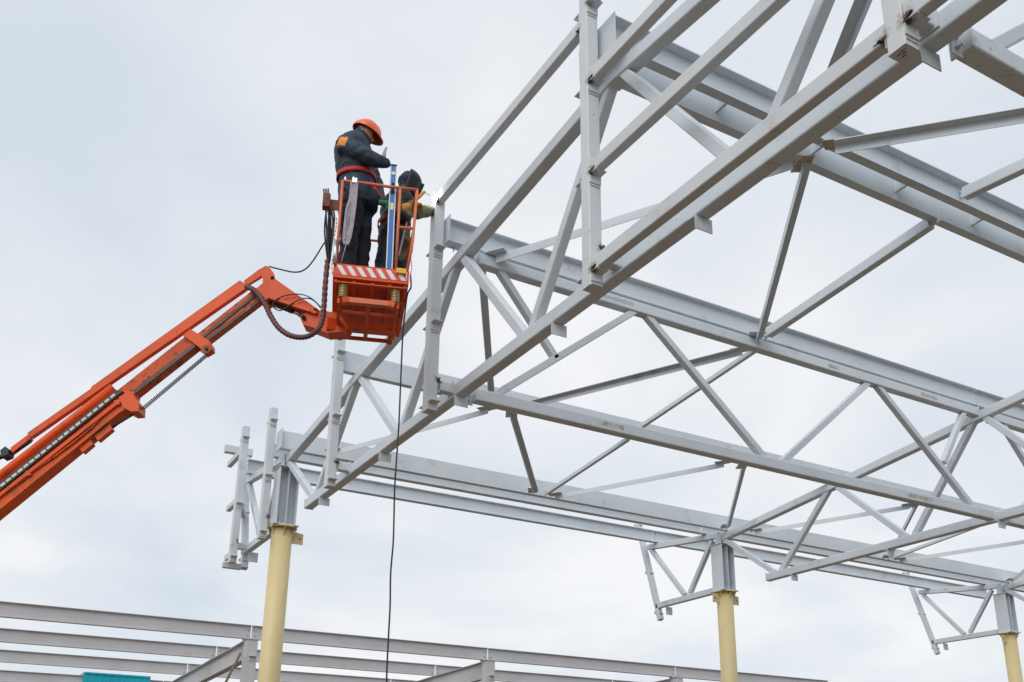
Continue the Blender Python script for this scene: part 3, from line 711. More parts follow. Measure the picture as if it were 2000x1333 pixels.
# hoses
def smooth_path(P, n=8):
    P = [Vector(p) for p in P]; out = []
    for i in range(len(P)-1):
        a = P[max(i-1, 0)]; b = P[i]; c = P[i+1]; d = P[min(i+2, len(P)-1)]
        for k in range(n):
            t_ = k/n
            out.append(0.5*((2*b)+(c-a)*t_+(2*a-5*b+4*c-d)*t_*t_+(3*b-a-3*c+d)*t_**3))
    out.append(P[-1]); return out
hp = smooth_path([bp(x, y, o) for x, y, o in ((482, 560, .02), (494, 566, -.04), (506, 577, -.06), (519, 597, -.08), (529, 618, -.1), (543, 639, -.12), (561, 653, -.14), (581, 659, -.15), (602, 657, -.17), (620, 645, -.19), (629, 627, -.2), (633, 595, -.21), (635.5, 554, -.22), (640, 509, -.23))], 14)
rr = [.0245 + (.0025 if (i % 4) < 3 else -.004) for i in range(len(hp))]
MB().tube(hp, rr, 12).build('wrapped_hose', 'hose_wrap', lift)
bund = [((636, 405), (638, 450), (640, 511)), ((640, 402), (644, 455), (641, 511)), ((643, 405), (641, 450), (642, 511)), ((646, 402), (650, 440), (643, 511)), ((649, 405), (653, 430), (644, 511)), ((639, 400), (634, 450), (640, 511)), ((645, 400), (646, 470), (642, 511))]
for q, (a, b_, c) in enumerate(bund):
    o = -.22-.012*(q % 3)
    MB().tube(smooth_path([bp(*a, o), bp(*b_, o), bp(*c, o)], 8), .0085, 6).build('control_hose', 'black_rubber', lift)
MB().tube(smooth_path([bp(x, y, o) for x, y, o in ((526, 521, .1), (545, 526, .05), (575, 532, -.02), (595, 527, -.08), (612, 509, -.12), (630, 480, -.17), (641, 462, -.2), (645, 430, -.22))], 8), .0075, 6).build('control_cable', 'black_rubber', lift)
for lp in (((626, 600), (612, 586), (595, 577), (575, 575), (550, 580), (535, 590), (534, 600), (545, 607), (556, 603), (572, 592), (590, 584), (606, 584), (618, 592), (626, 602)),):
    MB().tube(smooth_path([bp(x, y, -.03-.16*(max(0, x-600)/26)) for x, y in lp], 6), .006, 6).build('looped_wire', 'black_rubber', lift)
# turret and carrier, below and left of the picture
tb = ext(bp(0, 975), 3.05)
MB().tube([(tb.x, tb.y, 1.0), (tb.x, tb.y, 1.25)], .62, 28).build('slew_ring', 'greasy_steel', lift)
MB().obox((tb.x, tb.y, 1.25), (tb.x, tb.y, tb.z+.25), .55, .5, FH, r=.04).build('turret', 'orange_paint', lift)
MB().obox((tb.x-1.6, tb.y-1.6, .85), (tb.x+1.2, tb.y+1.2, .85), 1.1, .3, r=.03).build('chassis', 'orange_paint', lift)
dch = Vector((1, 1, 0)).normalized(); sch = Vector((1, -1, 0)).normalized()
for f in (-1.7, 1.1):
    for s_ in (-1, 1):
        c = Vector((tb.x, tb.y, .45))+dch*f+sch*s_*.68
        wh = MB().tube([c-sch*.15, c-sch*.13, c+sch*.13, c+sch*.15], [.38, .45, .45, .38], 28).build('wheel', 'black_rubber', lift)
        MB().tube([c-sch*.16, c+sch*.16], .2, 16).build('rim', 'orange_paint', wh)

# ---------------------------------------------------------------- basket
BU = Vector((.943, -.333, 0)).normalized(); BV = Vector((.333, .943, 0)).normalized(); BO = Vector((-1.72, -6.90, 0))
BWd, BDp, ZF = .675, 1.03, 6.28
def bk(u, v, z): return BO+BU*u+BV*v+Vector((0, 0, z))
basket = bpy.data.objects.new('basket', None); col.objects.link(basket); basket.parent = lift
basket.location = bk(BWd/2, BDp/2, ZF)-lift.location; basket.empty_display_size = .1
def bb(name, u0, v0, z0, u1, v1, z1, mt, parent=None):
    vs = [bk(u0, v0, z0), bk(u1, v0, z0), bk(u1, v1, z0), bk(u0, v1, z0)]
    return MB().poly(vs, (0, 0, z1-z0)).build(name, mt, parent or basket)
bb('floor_plate', .0, .0, ZF-.004, BWd, BDp, ZF+.012, 'orange_paint')
for u in (0.0, .17, .34, .50, BWd-.03): bb('floor_rib', u, .012, ZF-.05, u+.03, BDp-.012, ZF-.0045, 'orange_paint')
for v in (0.0, .27, .60, BDp-.035):
    bb('floor_rib', .001, v, ZF-.062, BWd-.001, v+.034, ZF-.0505, 'orange_paint')
# toe boards; the front one has hazard stripes
bb('toe_board', .0, -.012, ZF-.02, BWd, -.0005, ZF+.125, 'orange_paint')
bb('toe_board', .0, BDp+.0005, ZF-.02, BWd, BDp+.012, ZF+.125, 'orange_paint')
bb('toe_board', -.012, .0, ZF-.02, -.0005, BDp, ZF+.125, 'orange_paint')
bb('toe_board', BWd+.0005, .0, ZF-.02, BWd+.012, BDp, ZF+.125, 'orange_paint')
ns = 15; z0, z1 = ZF+.012, ZF+.108; sk = .06
for k in range(ns):
    w_ = (BWd-.02)/ns*1.09; u = .012+k*w_*.955
    ua, ub = u+sk, u+w_*.955+sk
    P = [[ua-sk, z1], [ub-sk, z1], [ub, z0], [ua, z0]]
    lo, hi = .006, BWd-.006
    P = [[min(max(x, lo), hi), z] for x, z in P]
    if P[1][0]-P[0][0] < .004 and P[2][0]-P[3][0] < .004: continue
    MB().poly([bk(x, -.0125, z) for x, z in P], BV*-.002).build('hazard_stripe', 'stripe_red' if k % 2 else 'stripe_white', basket)
MB().poly([bk(.014, -.0125, z0), bk(.068, -.0125, z0), bk(.014, -.0125, z1)], BV*-.002).build('hazard_stripe', 'stripe_red', basket)
lampb = bb('marker_lamp', .565, -.045, ZF+.075, .655, -.0145, ZF+.125, 'yellow_lamp')
# rails
def rl(pts, r=.0135, mt='orange_rail', name='rail_tube'):
    return MB().tube([bk(*p) for p in pts], r, 10).build(name, mt, basket)
ZR = 7.31
for (u, v) in ((.01, .0), (.56, .0), (.02, BDp-.02), (BWd-.01, BDp-.02)):
    rl([(u, v, ZF+.1), (u, v, ZR)], .0135)
rl([(BWd+.05, .0, ZR), (BWd+.03, .0, ZF+.45), (BWd-.01, .0, ZF+.1)], .0135)
rl([(.01, 0, ZR), (.15, 0, ZR+.004), (.45, 0, ZR-.004), (BWd+.05, 0, ZR)], .0150)
rl([(.01, 0, ZR), (.01, BDp-.02, ZR)]); rl([(.02, BDp-.02, ZR), (BWd, BDp-.02, ZR)]); rl([(BWd+.05, 0, ZR), (BWd, BDp-.02, ZR)])
rl([(.56, 0, 6.87), (BWd+.035, 0, 6.87)]); rl([(.01, BDp*.5, 6.83), (.01, BDp-.02, 6.83)]); rl([(BWd+.03, 0, 6.83), (BWd, BDp-.02, 6.83)])
rl([(.02, BDp-.02, 6.80), (BWd, BDp-.02, 6.80)], .012, 'khaki_cloth')
rl([(-.012, -.02, ZF+.36), (-.004, -.02, ZF+.11)], .017, 'bolt_steel', 'socket_pipe')
# safety chain at the left post and the right post
for (uu, vv, za, zb_) in ((-.022, -.02, ZF+.60, ZF-.02), (BWd+.028, -.006, ZF+.42, ZF-.04)):
    cb = MB()
    for k in range(28):
        z = za+(zb_-za)*k/28; zz = za+(zb_-za)*(k+.8)/28; p = bk(uu+.006*math.sin(k*.5), vv, z); q = bk(uu+.006*math.sin(k*.5+.5), vv, zz)
        cb.obox(p, q, .012 if k % 2 else .004, .004 if k % 2 else .012, BU)
    cb.build('safety_chain', 'orange_rail', basket, kind='stuff')
# underside: suspended sub-frame on two springs
def spring(u, v, z0, z1):
    P = []; n_ = 9
    for k in range(n_*14+1):
        a = 2*math.pi*k/14; P.append(bk(u+.036*math.cos(a), v+.036*math.sin(a), z0+(z1-z0)*k/(n_*14)))
    MB().tube(P, .0062, 6).build('spring', 'spring_brass', basket)
ZS = 6.07
spring(.09, .06, ZS+.015, ZF-.05); spring(.57, .06, ZS+.015, ZF-.05)
MB().obox(bk(.14, .07, ZS+.0), bk(.52, .07, ZS+.0), .06, .05).build('bumper_bar', 'orange_rail', basket)
for a, b_ in (((.14, .07, ZS), (.085, .06, ZS-.015)), ((.52, .07, ZS), (.575, .06, ZS-.015))):
    MB().obox(bk(*a), bk(*b_), .075, .055).build('bumper_end', 'orange_paint', basket)
for u in (.055, .60):
    MB().obox(bk(u, .06, ZS-.01), bk(u, .80, ZS+.02), .028, .05).build('sub_beam', 'orange_paint', basket)
MB().obox(bk(.33, .10, ZS-.01), bk(.33, .80, ZS+.015), .035, .03).build('sub_beam', 'orange_paint', basket)
MB().obox(bk(.06, .30, ZS-.0), bk(.6, .30, ZS-.0), .035, .028).build('sub_beam', 'orange_paint', basket)
MB().obox(bk(.03, .64, ZS+.02), bk(.62, .64, ZS+.02), .10, .06).build('cross_beam', 'orange_paint', basket)
MB().obox(bk(.05, .885, ZS+.02), bk(.60, .885, ZS+.02), .032, .032).build('rear_bar', 'orange_paint', basket)
for u in (.08, .33, .57): MB().obox(bk(u, .60, ZS+.02), bk(u, .87, ZS+.02), .04, .035).build('rear_link', 'orange_paint', basket)
MB().obox(bk(-.06, .60, ZS-.01), bk(.18, .66, ZS-.01), .15, .14, r=.02).build('jib_mount', 'orange_paint', basket)
for u in (.08, .57): MB().tube([bk(u-.025, .885, ZS+.02), bk(u+.025, .885, ZS+.02)], .034, 14).build('pivot_boss', 'orange_paint', basket)
# rusty valve box on the left side
bb('valve_bracket', -.09, .0, ZR-.33, .0, .012, ZR-.22, 'valve_rust')
bb('valve_block', -.16, -.05, ZR-.33, -.09, .03, ZR-.19, 'valve_rust')
for k in range(4): MB().tube([bk(-.15+.015*k, -.02, ZR-.19), bk(-.165+.015*k, -.02+.01*k, ZR-.13+.01*k)], .006, 6).build('valve_lever', 'black_rubber', basket)

# ---------------------------------------------------------------- welding cable down to the ground
cq = bk(BWd+.03, .30, 0)
cp = [bk(BWd+.03, .10, ZF+.16), bk(BWd+.045, .14, ZF+.04)] + [on_plane(x, y, FH, cq) for x, y in ((796, 575), (791, 610), (787, 650), (784.5, 700), (782, 760), (779, 830), (775, 890), (771, 950), (769.5, 1010), (768, 1060), (763, 1120), (762, 1180), (759, 1240), (756, 1300), (755, 1340))]
last = cp[-1]
for k in range(1, 9): cp.append(Vector((last.x+.012*math.sin(k*1.9), last.y+.01*math.cos(k*1.3), max(last.z*(1-k/8), .02))))
cp += [Vector((last.x-.1-.3*k, last.y-.12*math.sin(k), .015)) for k in range(1, 8)]
tag(MB().tube(smooth_path(cp, 5), .0080, 8).build('welding_cable', 'black_rubber'), 'thin black welding cable hanging from the basket to the ground', 'cable')

# ---------------------------------------------------------------- spirit level
lvb = on_plane(761, 524, BV, bk(0, -.05, 0)); lvb = bk(0, 0, 0)+BU*((lvb-bk(0, 0, 0)).dot(BU))+BV*.02
lvt = on_plane(769, 324, BV, bk(0, .06, 0))
lvb.z = ZF+.02; lvb = lvb+BV*.02
ld = (lvt-lvb).normalized(); lside = (BU-ld*BU.dot(ld)).normalized(); lnv = lside.cross(ld).normalized()
if lnv.dot(BV) > 0: lnv = -lnv          # towards the camera
LL = (lvt-lvb).length
level = thing('spirit_level', 'long blue spirit level standing upright in the basket', 'spirit level', lvb)
def lq(a, b_, z0, z1, d0, d1, name, mt):
    P = [lvb+lside*a+ld*z0+lnv*d0, lvb+lside*b_+ld*z0+lnv*d0, lvb+lside*b_+ld*z1+lnv*d0, lvb+lside*a+ld*z1+lnv*d0]
    return MB().poly(P, lnv*(d1-d0)).build(name, mt, level)
lq(-.031, .031, .012, LL-.012, -.012, .012, 'level_body', 'level_blue')
lq(-.0315, -.022, .012, LL-.012, -.0125, .0130, 'edge_strip', 'stripe_white')
lq(.022, .0315, .012, LL-.012, -.0125, .0130, 'edge_strip', 'stripe_white')
lq(-.033, .033, LL-.012, LL+.006, -.014, .014, 'end_cap', 'dark_hole'); lq(-.033, .033, 0, .012, -.014, .014, 'end_cap', 'dark_hole')
MB().tube([lvb+ld*(LL-.10)+lnv*.0125, lvb+ld*(LL-.10)+lnv*.018], .02, 16).build('vial', 'level_vial', level)
lq(-.014, .014, LL*.60, LL*.66, .0125, .018, 'vial', 'level_vial')
lq(-.014, .014, .02, .13, .0125, .0150, 'hand_hole', 'dark_hole'); lq(-.014, .014, LL*.74, LL*.84, .0125, .0150, 'hand_hole', 'dark_hole')

# ================================================================ PEOPLE
def remesh_to(name, mb, voxel, parent, mats, assign, wrinkle=0.0, wscale=9.0, smooth_it=6):
    me = bpy.data.meshes.new(name); me.from_pydata([tuple(v) for v in mb.v], [], mb.f)
    tmp = bpy.data.objects.new(name+'_tmp', me); col.objects.link(tmp)
    md = tmp.modifiers.new('r', 'REMESH'); md.mode = 'VOXEL'; md.voxel_size = voxel
    ms = tmp.modifiers.new('s', 'SMOOTH'); ms.factor = .5; ms.iterations = smooth_it
    dg = bpy.context.evaluated_depsgraph_get(); dg.update()
    out = bpy.data.meshes.new_from_object(tmp.evaluated_get(dg))
    bpy.data.objects.remove(tmp)
    out.name = name
    if wrinkle:
        vs = [v.co.copy() for v in out.vertices]; ns_ = [v.normal.copy() for v in out.vertices]
        for v, c, n_ in zip(out.vertices, vs, ns_):
            w_ = noise.noise(Vector((c.x*wscale, c.y*wscale, c.z*wscale*1.7))) + .6*noise.noise(Vector((c.x*wscale*2.3+5, c.y*wscale*2.3, c.z*wscale*3.4)))
            v.co = c + n_*wrinkle*w_
    out.materials.clear()
    for x in mats: out.materials.append(MAT[x])
    for p in out.polygons:
        p.material_index = assign(p.center.copy()); p.use_smooth = True
    off = Vector((0, 0, 0)); p = parent
    while p: off += p.location; p = p.parent
    for v in out.vertices: v.co -= off
    o = bpy.data.objects.new(name, out); col.objects.link(o)
    if parent: o.parent = parent
    return o

class Fig:
    def __init__(s): s.mb = MB(); s.seg = []
    def limb(s, pts, rad, tag_, n=14):
        pts = [Vector(p) for p in pts]
        s.mb.tube(pts, rad, n)
        for p, r in zip(pts, rad): s.mb.sphere(p, r*.99, nu=12, nv=8)
        for i in range(len(pts)-1): s.seg.append((pts[i], rad[i], pts[i+1], rad[i+1], tag_))
    def loft(s, rings, tag_, ax, ay, n=20):
        """rings: (centre, a, b) horizontal ellipses"""
        vs = []; fs = []
        for c, a, b in rings:
            for k in range(n):
                t_ = 2*math.pi*k/n; vs.append(Vector(c)+ax*a*math.cos(t_)+ay*b*math.sin(t_))
        m_ = len(rings)
        for i in range(m_-1):
            for k in range(n): fs.append((i*n+k, i*n+(k+1) % n, (i+1)*n+(k+1) % n, (i+1)*n+k))
        fs.append(tuple(range(n))[::-1]); fs.append(tuple((m_-1)*n+k for k in range(n)))
        s.mb.add(vs, fs)
        for i in range(m_-1):
            (c, a, b), (c2, a2, b2) = rings[i], rings[i+1]
            s.seg.append((Vector(c), (a+b)/2, Vector(c2), (a2+b2)/2, tag_))
    def ball(s, c, r, tag_, M=None):
        r = r if isinstance(r, tuple) else (r, r, r)
        s.mb.sphere(c, *r, nu=16, nv=12, M=M); s.seg.append((Vector(c), sum(r)/3, Vector(c)+Vector((0, 0, 1e-4)), sum(r)/3, tag_))
    def which(s, p):
        best = None
        for a, ra, b, rb, tg in s.seg:
            d = b-a; t_ = max(0, min(1, (p-a).dot(d)/max(d.length_squared, 1e-9)))
            q = (p-(a+d*t_)).length - (ra+(rb-ra)*t_)
            if best is None or q < best[0]: best = (q, tg)
        return best[1]

def frame(z_dir, x_hint):
    z = Vector(z_dir).normalized(); x = Vector(x_hint); x = (x-z*x.dot(z)).normalized(); y = z.cross(x)
    return Matrix((x, y, z)).transposed()

def glove(name, wrist, fdir, pnorm, mt, parent, curl=0.6, thumb=1, size=1.0, spread=0.12, cuff=None):
    """hand: palm, four unequal curled fingers, thumb from the side of the palm; pnorm = palm side"""
    fd = Vector(fdir).normalized(); pn = Vector(pnorm); pn = (pn-fd*pn.dot(fd)).normalized(); sd = fd.cross(pn)*thumb
    w_ = Vector(wrist); b = MB(); S_ = size
    pc = w_+fd*.045*S_
    b.sphere(pc, .052*S_, .043*S_, .022*S_, nu=14, nv=10, M=Matrix((fd, sd, pn)).transposed())
    b.tube([w_-fd*.03*S_, w_+fd*.03*S_], [.030*S_, .034*S_], 12); b.sphere(w_-fd*.03*S_, .03*S_, nu=10, nv=6)
    for k, (ln, off) in enumerate(((.070, .030), (.080, .010), (.074, -.011), (.058, -.030))):
        p = w_+(fd*.082+sd*off)*S_; a = 0; pts = [p-fd*.02*S_, p]; d = (fd+sd*spread*off/.03).normalized()
        for q in range(3):
            a += curl*(.75 if q == 0 else .95)
            dd = d*math.cos(a)+pn*math.sin(a); p = p+dd*ln*S_*(.42, .32, .26)[q]; pts.append(p)
        b.tube(pts, [.0115*S_, .0112*S_, .0108*S_, .0102*S_, .009*S_], 8)
        for q in pts: b.sphere(q, .0103*S_, nu=8, nv=6)
    p = w_+(fd*.022+sd*.034)*S_; pts = [p]; d = (fd*.6+sd*.8).normalized()
    for q, a in enumerate((.2, .5, .8)):
        dd = (d*math.cos(a*curl)+pn*math.sin(a*curl)+fd*.25*q).normalized(); p = p+dd*(.034, .030, .024)[q]*S_; pts.append(p)
    b.tube(pts, [.0150*S_, .0138*S_, .0122*S_, .0108*S_], 8)
    for q in pts: b.sphere(q, .0118*S_, nu=8, nv=6)
    if cuff: b.tube([w_-fd*cuff*S_, w_-fd*.01*S_], [.052*S_, .040*S_], 14)
    return remesh_to(name, b, .0050, parent, [mt], lambda c: 0, smooth_it=2)

ZV = Vector((0, 0, 1))
# ---------------------------------------------------------------- worker 1: orange helmet, navy jacket
def m1(x, y, dv=0.0): return on_plane(x, y, BV, bk(0, .27+dv, 0))
P1 = thing('person', 'worker in orange hard hat and navy winter jacket, one hand raised', 'person', bk(.20, .27, ZF+.012), 'workers in the lift basket')
fg = Fig()
def ring(x, y, a, b): return (m1(x, y), a, b)
fg.loft([ring(700, 409, .185, .205), ring(699, 395, .195, .215), ring(698, 372, .19, .205), ring(696, 352, .178, .195), ring(694, 335, .195, .21), ring(693, 312, .202, .225), ring(690, 294, .19, .23),
         ring(690, 280, .155, .20), ring(694, 271, .11, .135)], 'jacket', BU, BV)
fg.loft([ring(697, 283, .105, .12), ring(701, 272, .10, .105), ring(705, 265, .092, .095)], 'jacket', BU, BV)
fg.limb([m1(673, 286, -.17), m1(697, 297, -.21), m1(722, 308, -.24), m1(740, 315, -.235), m1(753, 319, -.22)], [.098, .094, .080, .066, .056], 'jacket')
fg.limb([m1(694, 287, .18), m1(722, 330, .22), m1(736, 366, .14), m1(741, 388, -.06), m1(748, 394, -.19)], [.095, .085, .07, .058, .046], 'jacket')
for dv, xh, xk, xa in ((-.10, 686, 683, 680), (.10, 704, 707, 706)):
    hip = m1(xh, 402, dv); kn = m1(xk, 458, dv*1.1); an = m1(xa, 505, dv*1.15); an = Vector((an.x, an.y, ZF+.10))
    fg.limb([hip, hip.lerp(kn, .5), kn, kn.lerp(an, .5), an], [.125, .112, .092, .085, .078], 'trousers')
    fg.limb([an+ZV*-.035-BU*.04, an+ZV*-.045+BU*.06, an+ZV*-.055+BU*.15], [.048, .045, .034], 'boots')
HC = m1(712, 262)
hfw = (BU*math.cos(R(22))-ZV*math.sin(R(22))+BV*.12).normalized(); hup = (ZV-hfw*ZV.dot(hfw)).normalized(); hsd = hfw.cross(hup)
HM = Matrix((hfw, hsd, hup)).transposed()
def hp_(f, s_, u): return HC+hfw*f+hsd*s_+hup*u
fg.ball(HC, (.098, .078, .115), 'skin', HM)
fg.ball(hp_(.045, 0, -.075), (.055, .052, .048), 'skin', HM)      # jaw
fg.ball(hp_(.106, 0, -.020), (.020, .014, .026), 'skin', HM)      # nose
for s_ in (-1, 1): fg.ball(hp_(-.005, s_*.080, -.015), (.020, .010, .032), 'skin', HM)
fg.limb([m1(702, 283), m1(707, 272)], [.062, .058], 'skin')
SH = m1(668, 276, -.20); mats1 = ['navy_jacket', 'black_trousers', 'skin', 'black_leather', 'orange_patch', 'grey_patch', 'hair']
def asg(c):
    t_ = fg.which(c)
    if t_ == 'jacket':
        q = c-m1(668, 284, -.12)
        qx, qy = proj(c)
        if (c-m1(690, 285)).dot(BV) < .03:
            sx_ = qx+(qy-278)*.45
            if 660 < sx_ < 676 and 268 < qy < 284: return 4
            if 660 < sx_ < 678 and 284 <= qy < 289: return 5
        return 0
    if t_ == 'skin':
        l_ = HM.transposed() @ (c-HC)
        if l_.x < -.005 and l_.z > -.06: return 6
        if l_.x < .02 and l_.z > .03: return 6
    return {'trousers': 1, 'skin': 2, 'boots': 3}[t_] if t_ != 'jacket' else 0
remesh_to('body', fg.mb, .0125, P1, mats1, asg, wrinkle=.010, wscale=8.0, smooth_it=4)
for s_ in (-1, 1): MB().sphere(hp_(.093, s_*.032, .012), .011, nu=10, nv=8).build('eye', 'dark_hole', P1)
MB().sphere(hp_(.098, 0, -.068), .008, .024, .005, nu=10, nv=6, M=HM).build('mouth', 'valve_rust', P1)
# hard hat: dome, ridge, brim with peak
def hat():
    b = MB(); n_, m_ = 28, 9; vs = []; fs = []
    for j in range(m_+1):
        th = (math.pi/2)*j/m_
        for k in range(n_):
            ph = 2*math.pi*k/n_
            rr_ = math.cos(th)
            vs.append(hp_(.005+.136*rr_*math.cos(ph), .112*rr_*math.sin(ph), .030+.140*math.sin(th)))
    for j in range(m_):
        for k in range(n_): fs.append((j*n_+k, j*n_+(k+1) % n_, (j+1)*n_+(k+1) % n_, (j+1)*n_+k))
    b.add(vs, fs, 0, True)
    h = b.build('hard_hat', 'helmet_orange', P1)
    b = MB(); vs = []; fs = []
    for k in range(n_):
        ph = 2*math.pi*k/n_; c_, s_ = math.cos(ph), math.sin(ph)
        pk = .012 + (.055*max(0, c_)**2)
        for (o_, z_) in ((0, .034), (0, .026), (pk, .020-.25*pk), (pk, .026-.25*pk)):
            vs.append(hp_(.005+(.135+o_)*c_, (.111+o_*.55)*s_, z_))
    for k in range(n_):
        for q in range(4): fs.append((k*4+q, k*4+(q+1) % 4, ((k+1) % n_)*4+(q+1) % 4, ((k+1) % n_)*4+q))
    b.add(vs, fs, 0, True); b.build('brim', 'helmet_orange', h)
    b = MB().tube([hp_(.005+.142*math.cos(a), 0, .032+.144*math.sin(a)) for a in [math.pi*k/14 for k in range(15)]], .010, 8)
    b.build('ridge', 'helmet_orange', h)
    MB().poly([hp_(.150, -.05, .012), hp_(.150, .05, .012), hp_(.190, .028, -.010), hp_(.190, -.028, -.010)], hup*-.006).build('peak_lining', 'black_leather', h)
hat()
# belt, buckle and lanyard
def belt(cx, cy, a, b, z_h, mt, par, fn, nm='belt'):
    mb_ = MB(); c = fn(cx, cy); n_ = 28; vs = []; fs = []
    for k in range(n_):
        t_ = 2*math.pi*k/n_; d = BU*math.cos(t_)*a+BV*math.sin(t_)*b
        for (o_, z) in ((1.0, -z_h), (1.04, -z_h), (1.04, z_h), (1.0, z_h)): vs.append(c+d*o_+ZV*(z+.012*math.cos(t_*2+1)))
    for k in range(n_):
        for q in range(4): fs.append((k*4+q, k*4+(q+1) % 4, ((k+1) % n_)*4+(q+1) % 4, ((k+1) % n_)*4+q))
    mb_.add(vs, fs, 0, True); return mb_.build(nm, mt, par)
bl = belt(696, 352, .19, .205, .024, 'belt_red', P1, m1)
for x in (674, 690): MB().obox(m1(x, 352, -.215)-ZV*.03, m1(x, 352, -.215)+ZV*.03, .02, .012, BU).build('buckle', 'bolt_steel', bl)
MB().tube(smooth_path([m1(722, 357, -.17), m1(733, 368, -.2), m1(741, 380, -.2), m1(748, 388, -.2)], 6), .012, 6).build('lanyard', 'belt_red', P1)
glove('glove', m1(748, 312, -.21), (m1(753, 285, -.21)-m1(748, 312, -.21)), BU+BV*.3, 'glove_grey', P1, curl=.10, thumb=1, size=.92, spread=.02)
lvh = lvb+ld*(LL*.665)
glove('glove', lvh-lside*.075-lnv*.012, lside, lnv*-1+BV*.0, 'glove_green', P1, curl=.75, thumb=-1, size=1.0)
# grey-lilac webbing sling hung over the front rail
sl_ = thing('webbing_sling', 'faded lilac webbing sling looped over the basket front rail', 'sling', bk(.12, -.03, 6.6))
def sling(pts, w_=.022):
    P = smooth_path([bk(u, v, z) for u, v, z in pts], 8); b = MB()
    for i in range(len(P)-1):
        d = (P[i+1]-P[i]).normalized()
        b.obox(P[i]-d*.002, P[i+1]+d*.002, w_*2, .004, BV)
    return b.build('strap', 'strap_lilac', sl_)
zr = ZR-.02
sling([(.105, -.030, zr), (.10, -.034, zr-.2), (.075, -.036, zr-.42), (.07, -.034, zr-.62), (.085, -.030, zr-.68)])
sling([(.135, -.040, zr), (.135, -.044, zr-.2), (.125, -.046, zr-.42), (.11, -.044, zr-.60), (.088, -.036, zr-.685)])
sling([(.085, -.050, zr-.22), (.065, -.054, zr-.34), (.062, -.054, zr-.55), (.075, -.046, zr-.64)], .009)
MB().obox(bk(.10, -.035, zr+.01), bk(.145, -.035, zr+.01), .035, .05).build('hook', 'bolt_steel', sl_)
MB().tube([bk(.09, -.04, zr-.67), bk(.06, -.02, zr-.85), bk(.045, -.0, ZF+.13)], .004, 6).build('cord', 'strap_lilac', sl_)

# ---------------------------------------------------------------- worker 2: welder
def m2(x, y, dv=0.0): return on_plane(x, y, BV, bk(0, .60+dv, 0))
P2 = thing('person', 'welder in dark mask, khaki jacket and yellow gauntlets leaning towards the post', 'person', bk(.48, .60, ZF+.012), 'workers in the lift basket')
f2 = Fig()
def r2(x, y, a, b): return (m2(x, y), a, b)
f2.loft([r2(770, 478, .165, .19), r2(770, 462, .165, .19), r2(770, 446, .155, .185)], 'khaki', BU, BV)
f2.loft([r2(770, 450, .15, .18), r2(771, 436, .15, .185), r2(774, 415, .165, .205), r2(778, 397, .16, .215), r2(783, 385, .12, .18), r2(788, 377, .08, .10)], 'leather', BU, BV)
# near arm: elbow down, hand up with the holder
f2.limb([m2(770, 395, -.20), m2(780, 420, -.25), m2(792, 428, -.24)], [.082, .072, .062], 'leather')
HW = m2(803, 401, -.20)
f2.limb([m2(792, 428, -.24), HW], [.060, .048], 'khaki')
# far arm stretched to the post
hw3 = on_plane(843, 412, (0, 1, 0), (0, -5.98, 0)); shl = m2(788, 390, .18); el = shl.lerp(hw3, .5)-ZV*.09
f2.limb([shl, el, hw3], [.082, .078, .062], 'khaki')
for dv, xh, xk, xa in ((-.10, 764, 754, 742), (.10, 778, 776, 766)):
    hip = m2(xh, 465, dv); kn = m2(xk, 500, dv*1.2); an = m2(xa, 535, dv*1.3); an = Vector((an.x, an.y, ZF+.10))
    f2.limb([hip, hip.lerp(kn, .5), kn, kn.lerp(an, .5), an], [.125, .112, .098, .09, .082], 'denim')
    fdv = (BU*.5+BV*.85).normalized()
    f2.limb([an+ZV*-.035-fdv*.05, an+ZV*-.045+fdv*.05, an+ZV*-.055+fdv*.13], [.048, .045, .034], 'boots')
H2 = m2(797, 356); g2 = (BU*math.cos(R(14))-ZV*math.sin(R(14))+BV*.30).normalized(); q2 = (ZV-g2*ZV.dot(g2)).normalized(); s2 = g2.cross(q2)
M2 = Matrix((g2, s2, q2)).transposed()
def h2(f, s_, u): return H2+g2*f+s2*s_+q2*u
f2.ball(h2(-.01, 0, 0), (.10, .088, .118), 'hood', M2)
f2.limb([m2(786, 382), m2(792, 370)], [.075, .072], 'hood')
mats2 = ['khaki_cloth', 'black_leather', 'denim', 'hood_navy', 'skin']
idx2 = {'khaki': 0, 'leather': 1, 'denim': 2, 'hood': 3, 'boots': 1}
remesh_to('body', f2.mb, .0125, P2, mats2, lambda c: idx2[f2.which(c)], wrinkle=.011, wscale=8.5, smooth_it=4)
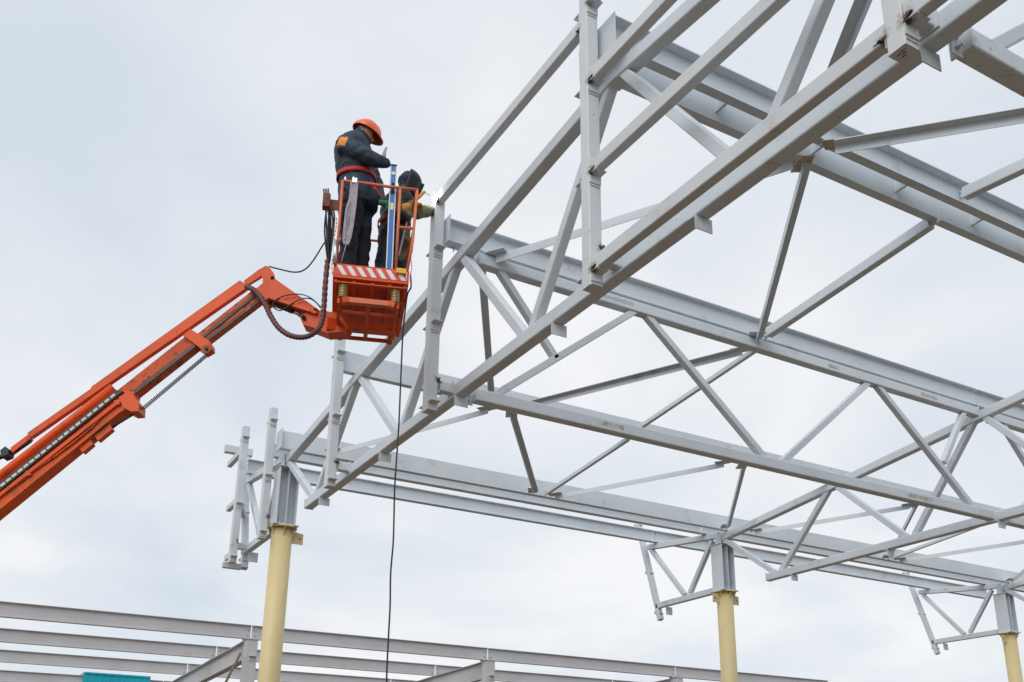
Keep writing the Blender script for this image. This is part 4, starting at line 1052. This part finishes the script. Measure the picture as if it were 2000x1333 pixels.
# welding mask: curved shell with a window
def mask():
    b = MB(); n_, m_ = 22, 8; vs = []; fs = []; rows = [(.5*math.pi*(1-q/m_), 0) for q in range(1, m_+1)] + [(0, -.05), (0, -.10), (0, -.145), (0, -.175)]
    for th, dz in rows:
        tp = 1+dz*1.1
        for k in range(n_+1):
            ph = math.pi*1.16*(k/n_-.5)
            vs.append(h2(-.005+.152*math.cos(th)*math.cos(ph)*tp, .128*math.cos(th)*math.sin(ph)*tp, .005+.138*math.sin(th)+dz))
    for q in range(len(rows)-1):
        for k in range(n_): fs.append((q*(n_+1)+k, q*(n_+1)+k+1, (q+1)*(n_+1)+k+1, (q+1)*(n_+1)+k))
    top = len(vs); vs.append(h2(-.005, 0, .143))
    for k in range(n_): fs.append((top, k+1, k))
    b.add(vs, fs, 0, True); o = b.build('welding_mask', 'mask_black', P2)
    md = o.modifiers.new('s', 'SOLIDIFY'); md.thickness = .005
    MB().poly([h2(.120, -.056, .030), h2(.120, .056, .030), h2(.112, .056, -.070), h2(.112, -.056, -.070)], g2*.040).build('mask_frame', 'mask_black', o)
    MB().poly([h2(.1605, -.048, .024), h2(.1605, .048, .024), h2(.1525, .048, -.064), h2(.1525, -.048, -.064)], g2*.004).build('mask_window', 'visor_glass', o)
mask()
b2 = belt(770, 442, .165, .195, .024, 'belt_red', P2, m2)
MB().obox(m2(792, 442, -.16)-ZV*.03, m2(792, 442, -.16)+ZV*.03, .02, .012, BU).build('buckle', 'bolt_steel', b2)
MB().tube(smooth_path([m2(800, 412, -.24), m2(793, 440, -.26), m2(786, 470, -.28), m2(779, 500, -.3)], 6), .008, 6).build('lanyard', 'strap_lilac', P2)
hold0 = m2(806, 396, -.20); hold1 = m2(829, 375, -.10)
glove('glove', HW+(HW-hold1).normalized()*.03, (hold1-hold0)+BU*.12, -ZV+BV*.4, 'glove_yellow', P2, curl=.62, thumb=1, size=1.12, cuff=.13)
glove('glove', hw3, (Vector((-.235, -6.02, 8.02))-hw3), -BV-BU*.3, 'glove_yellow', P2, curl=.35, thumb=-1, size=1.0)
# electrode holder and rod, arc at the post
ARC = Vector((PXN-.006, py(2)+.006, 8.055))
eh = thing('electrode_holder', 'yellow welding electrode holder with a thin rod, held by the welder', 'electrode holder', hold0)
MB().tube([hold0, hold0.lerp(hold1, .55), hold1], [.017, .019, .015], 10).build('handle', 'glove_yellow', eh)
MB().tube([hold1-(hold1-hold0)*.03, ARC], .0028, 6).build('electrode', 'greasy_steel', eh)
arc = thing('welding_arc', 'bright white welding arc at the top of a gable post', 'welding arc', ARC)
MB().sphere(ARC, .021, nu=14, nv=8).build('arc_bead', 'arc_light', arc)
for k in range(6):  # glowing streaks added round the bead to imitate the star-shaped lens flare
    d = Vector((random.uniform(-1, .1), random.uniform(-1, .3), random.uniform(-1, .8))).normalized(); a = ARC+d*random.uniform(.02, .05)
    MB().tube([a, a+d*random.uniform(.02, .05)], .0012, 4).build('flare_ray', 'flare_ray', arc)
al = bpy.data.lights.new('arc_lamp', 'POINT'); al.energy = 0.6; al.shadow_soft_size = .02; al.color = (.92, .95, 1)
ao = bpy.data.objects.new('arc_lamp', al); col.objects.link(ao); ao.parent = arc; ao.location = (-.05, -.05, .02)
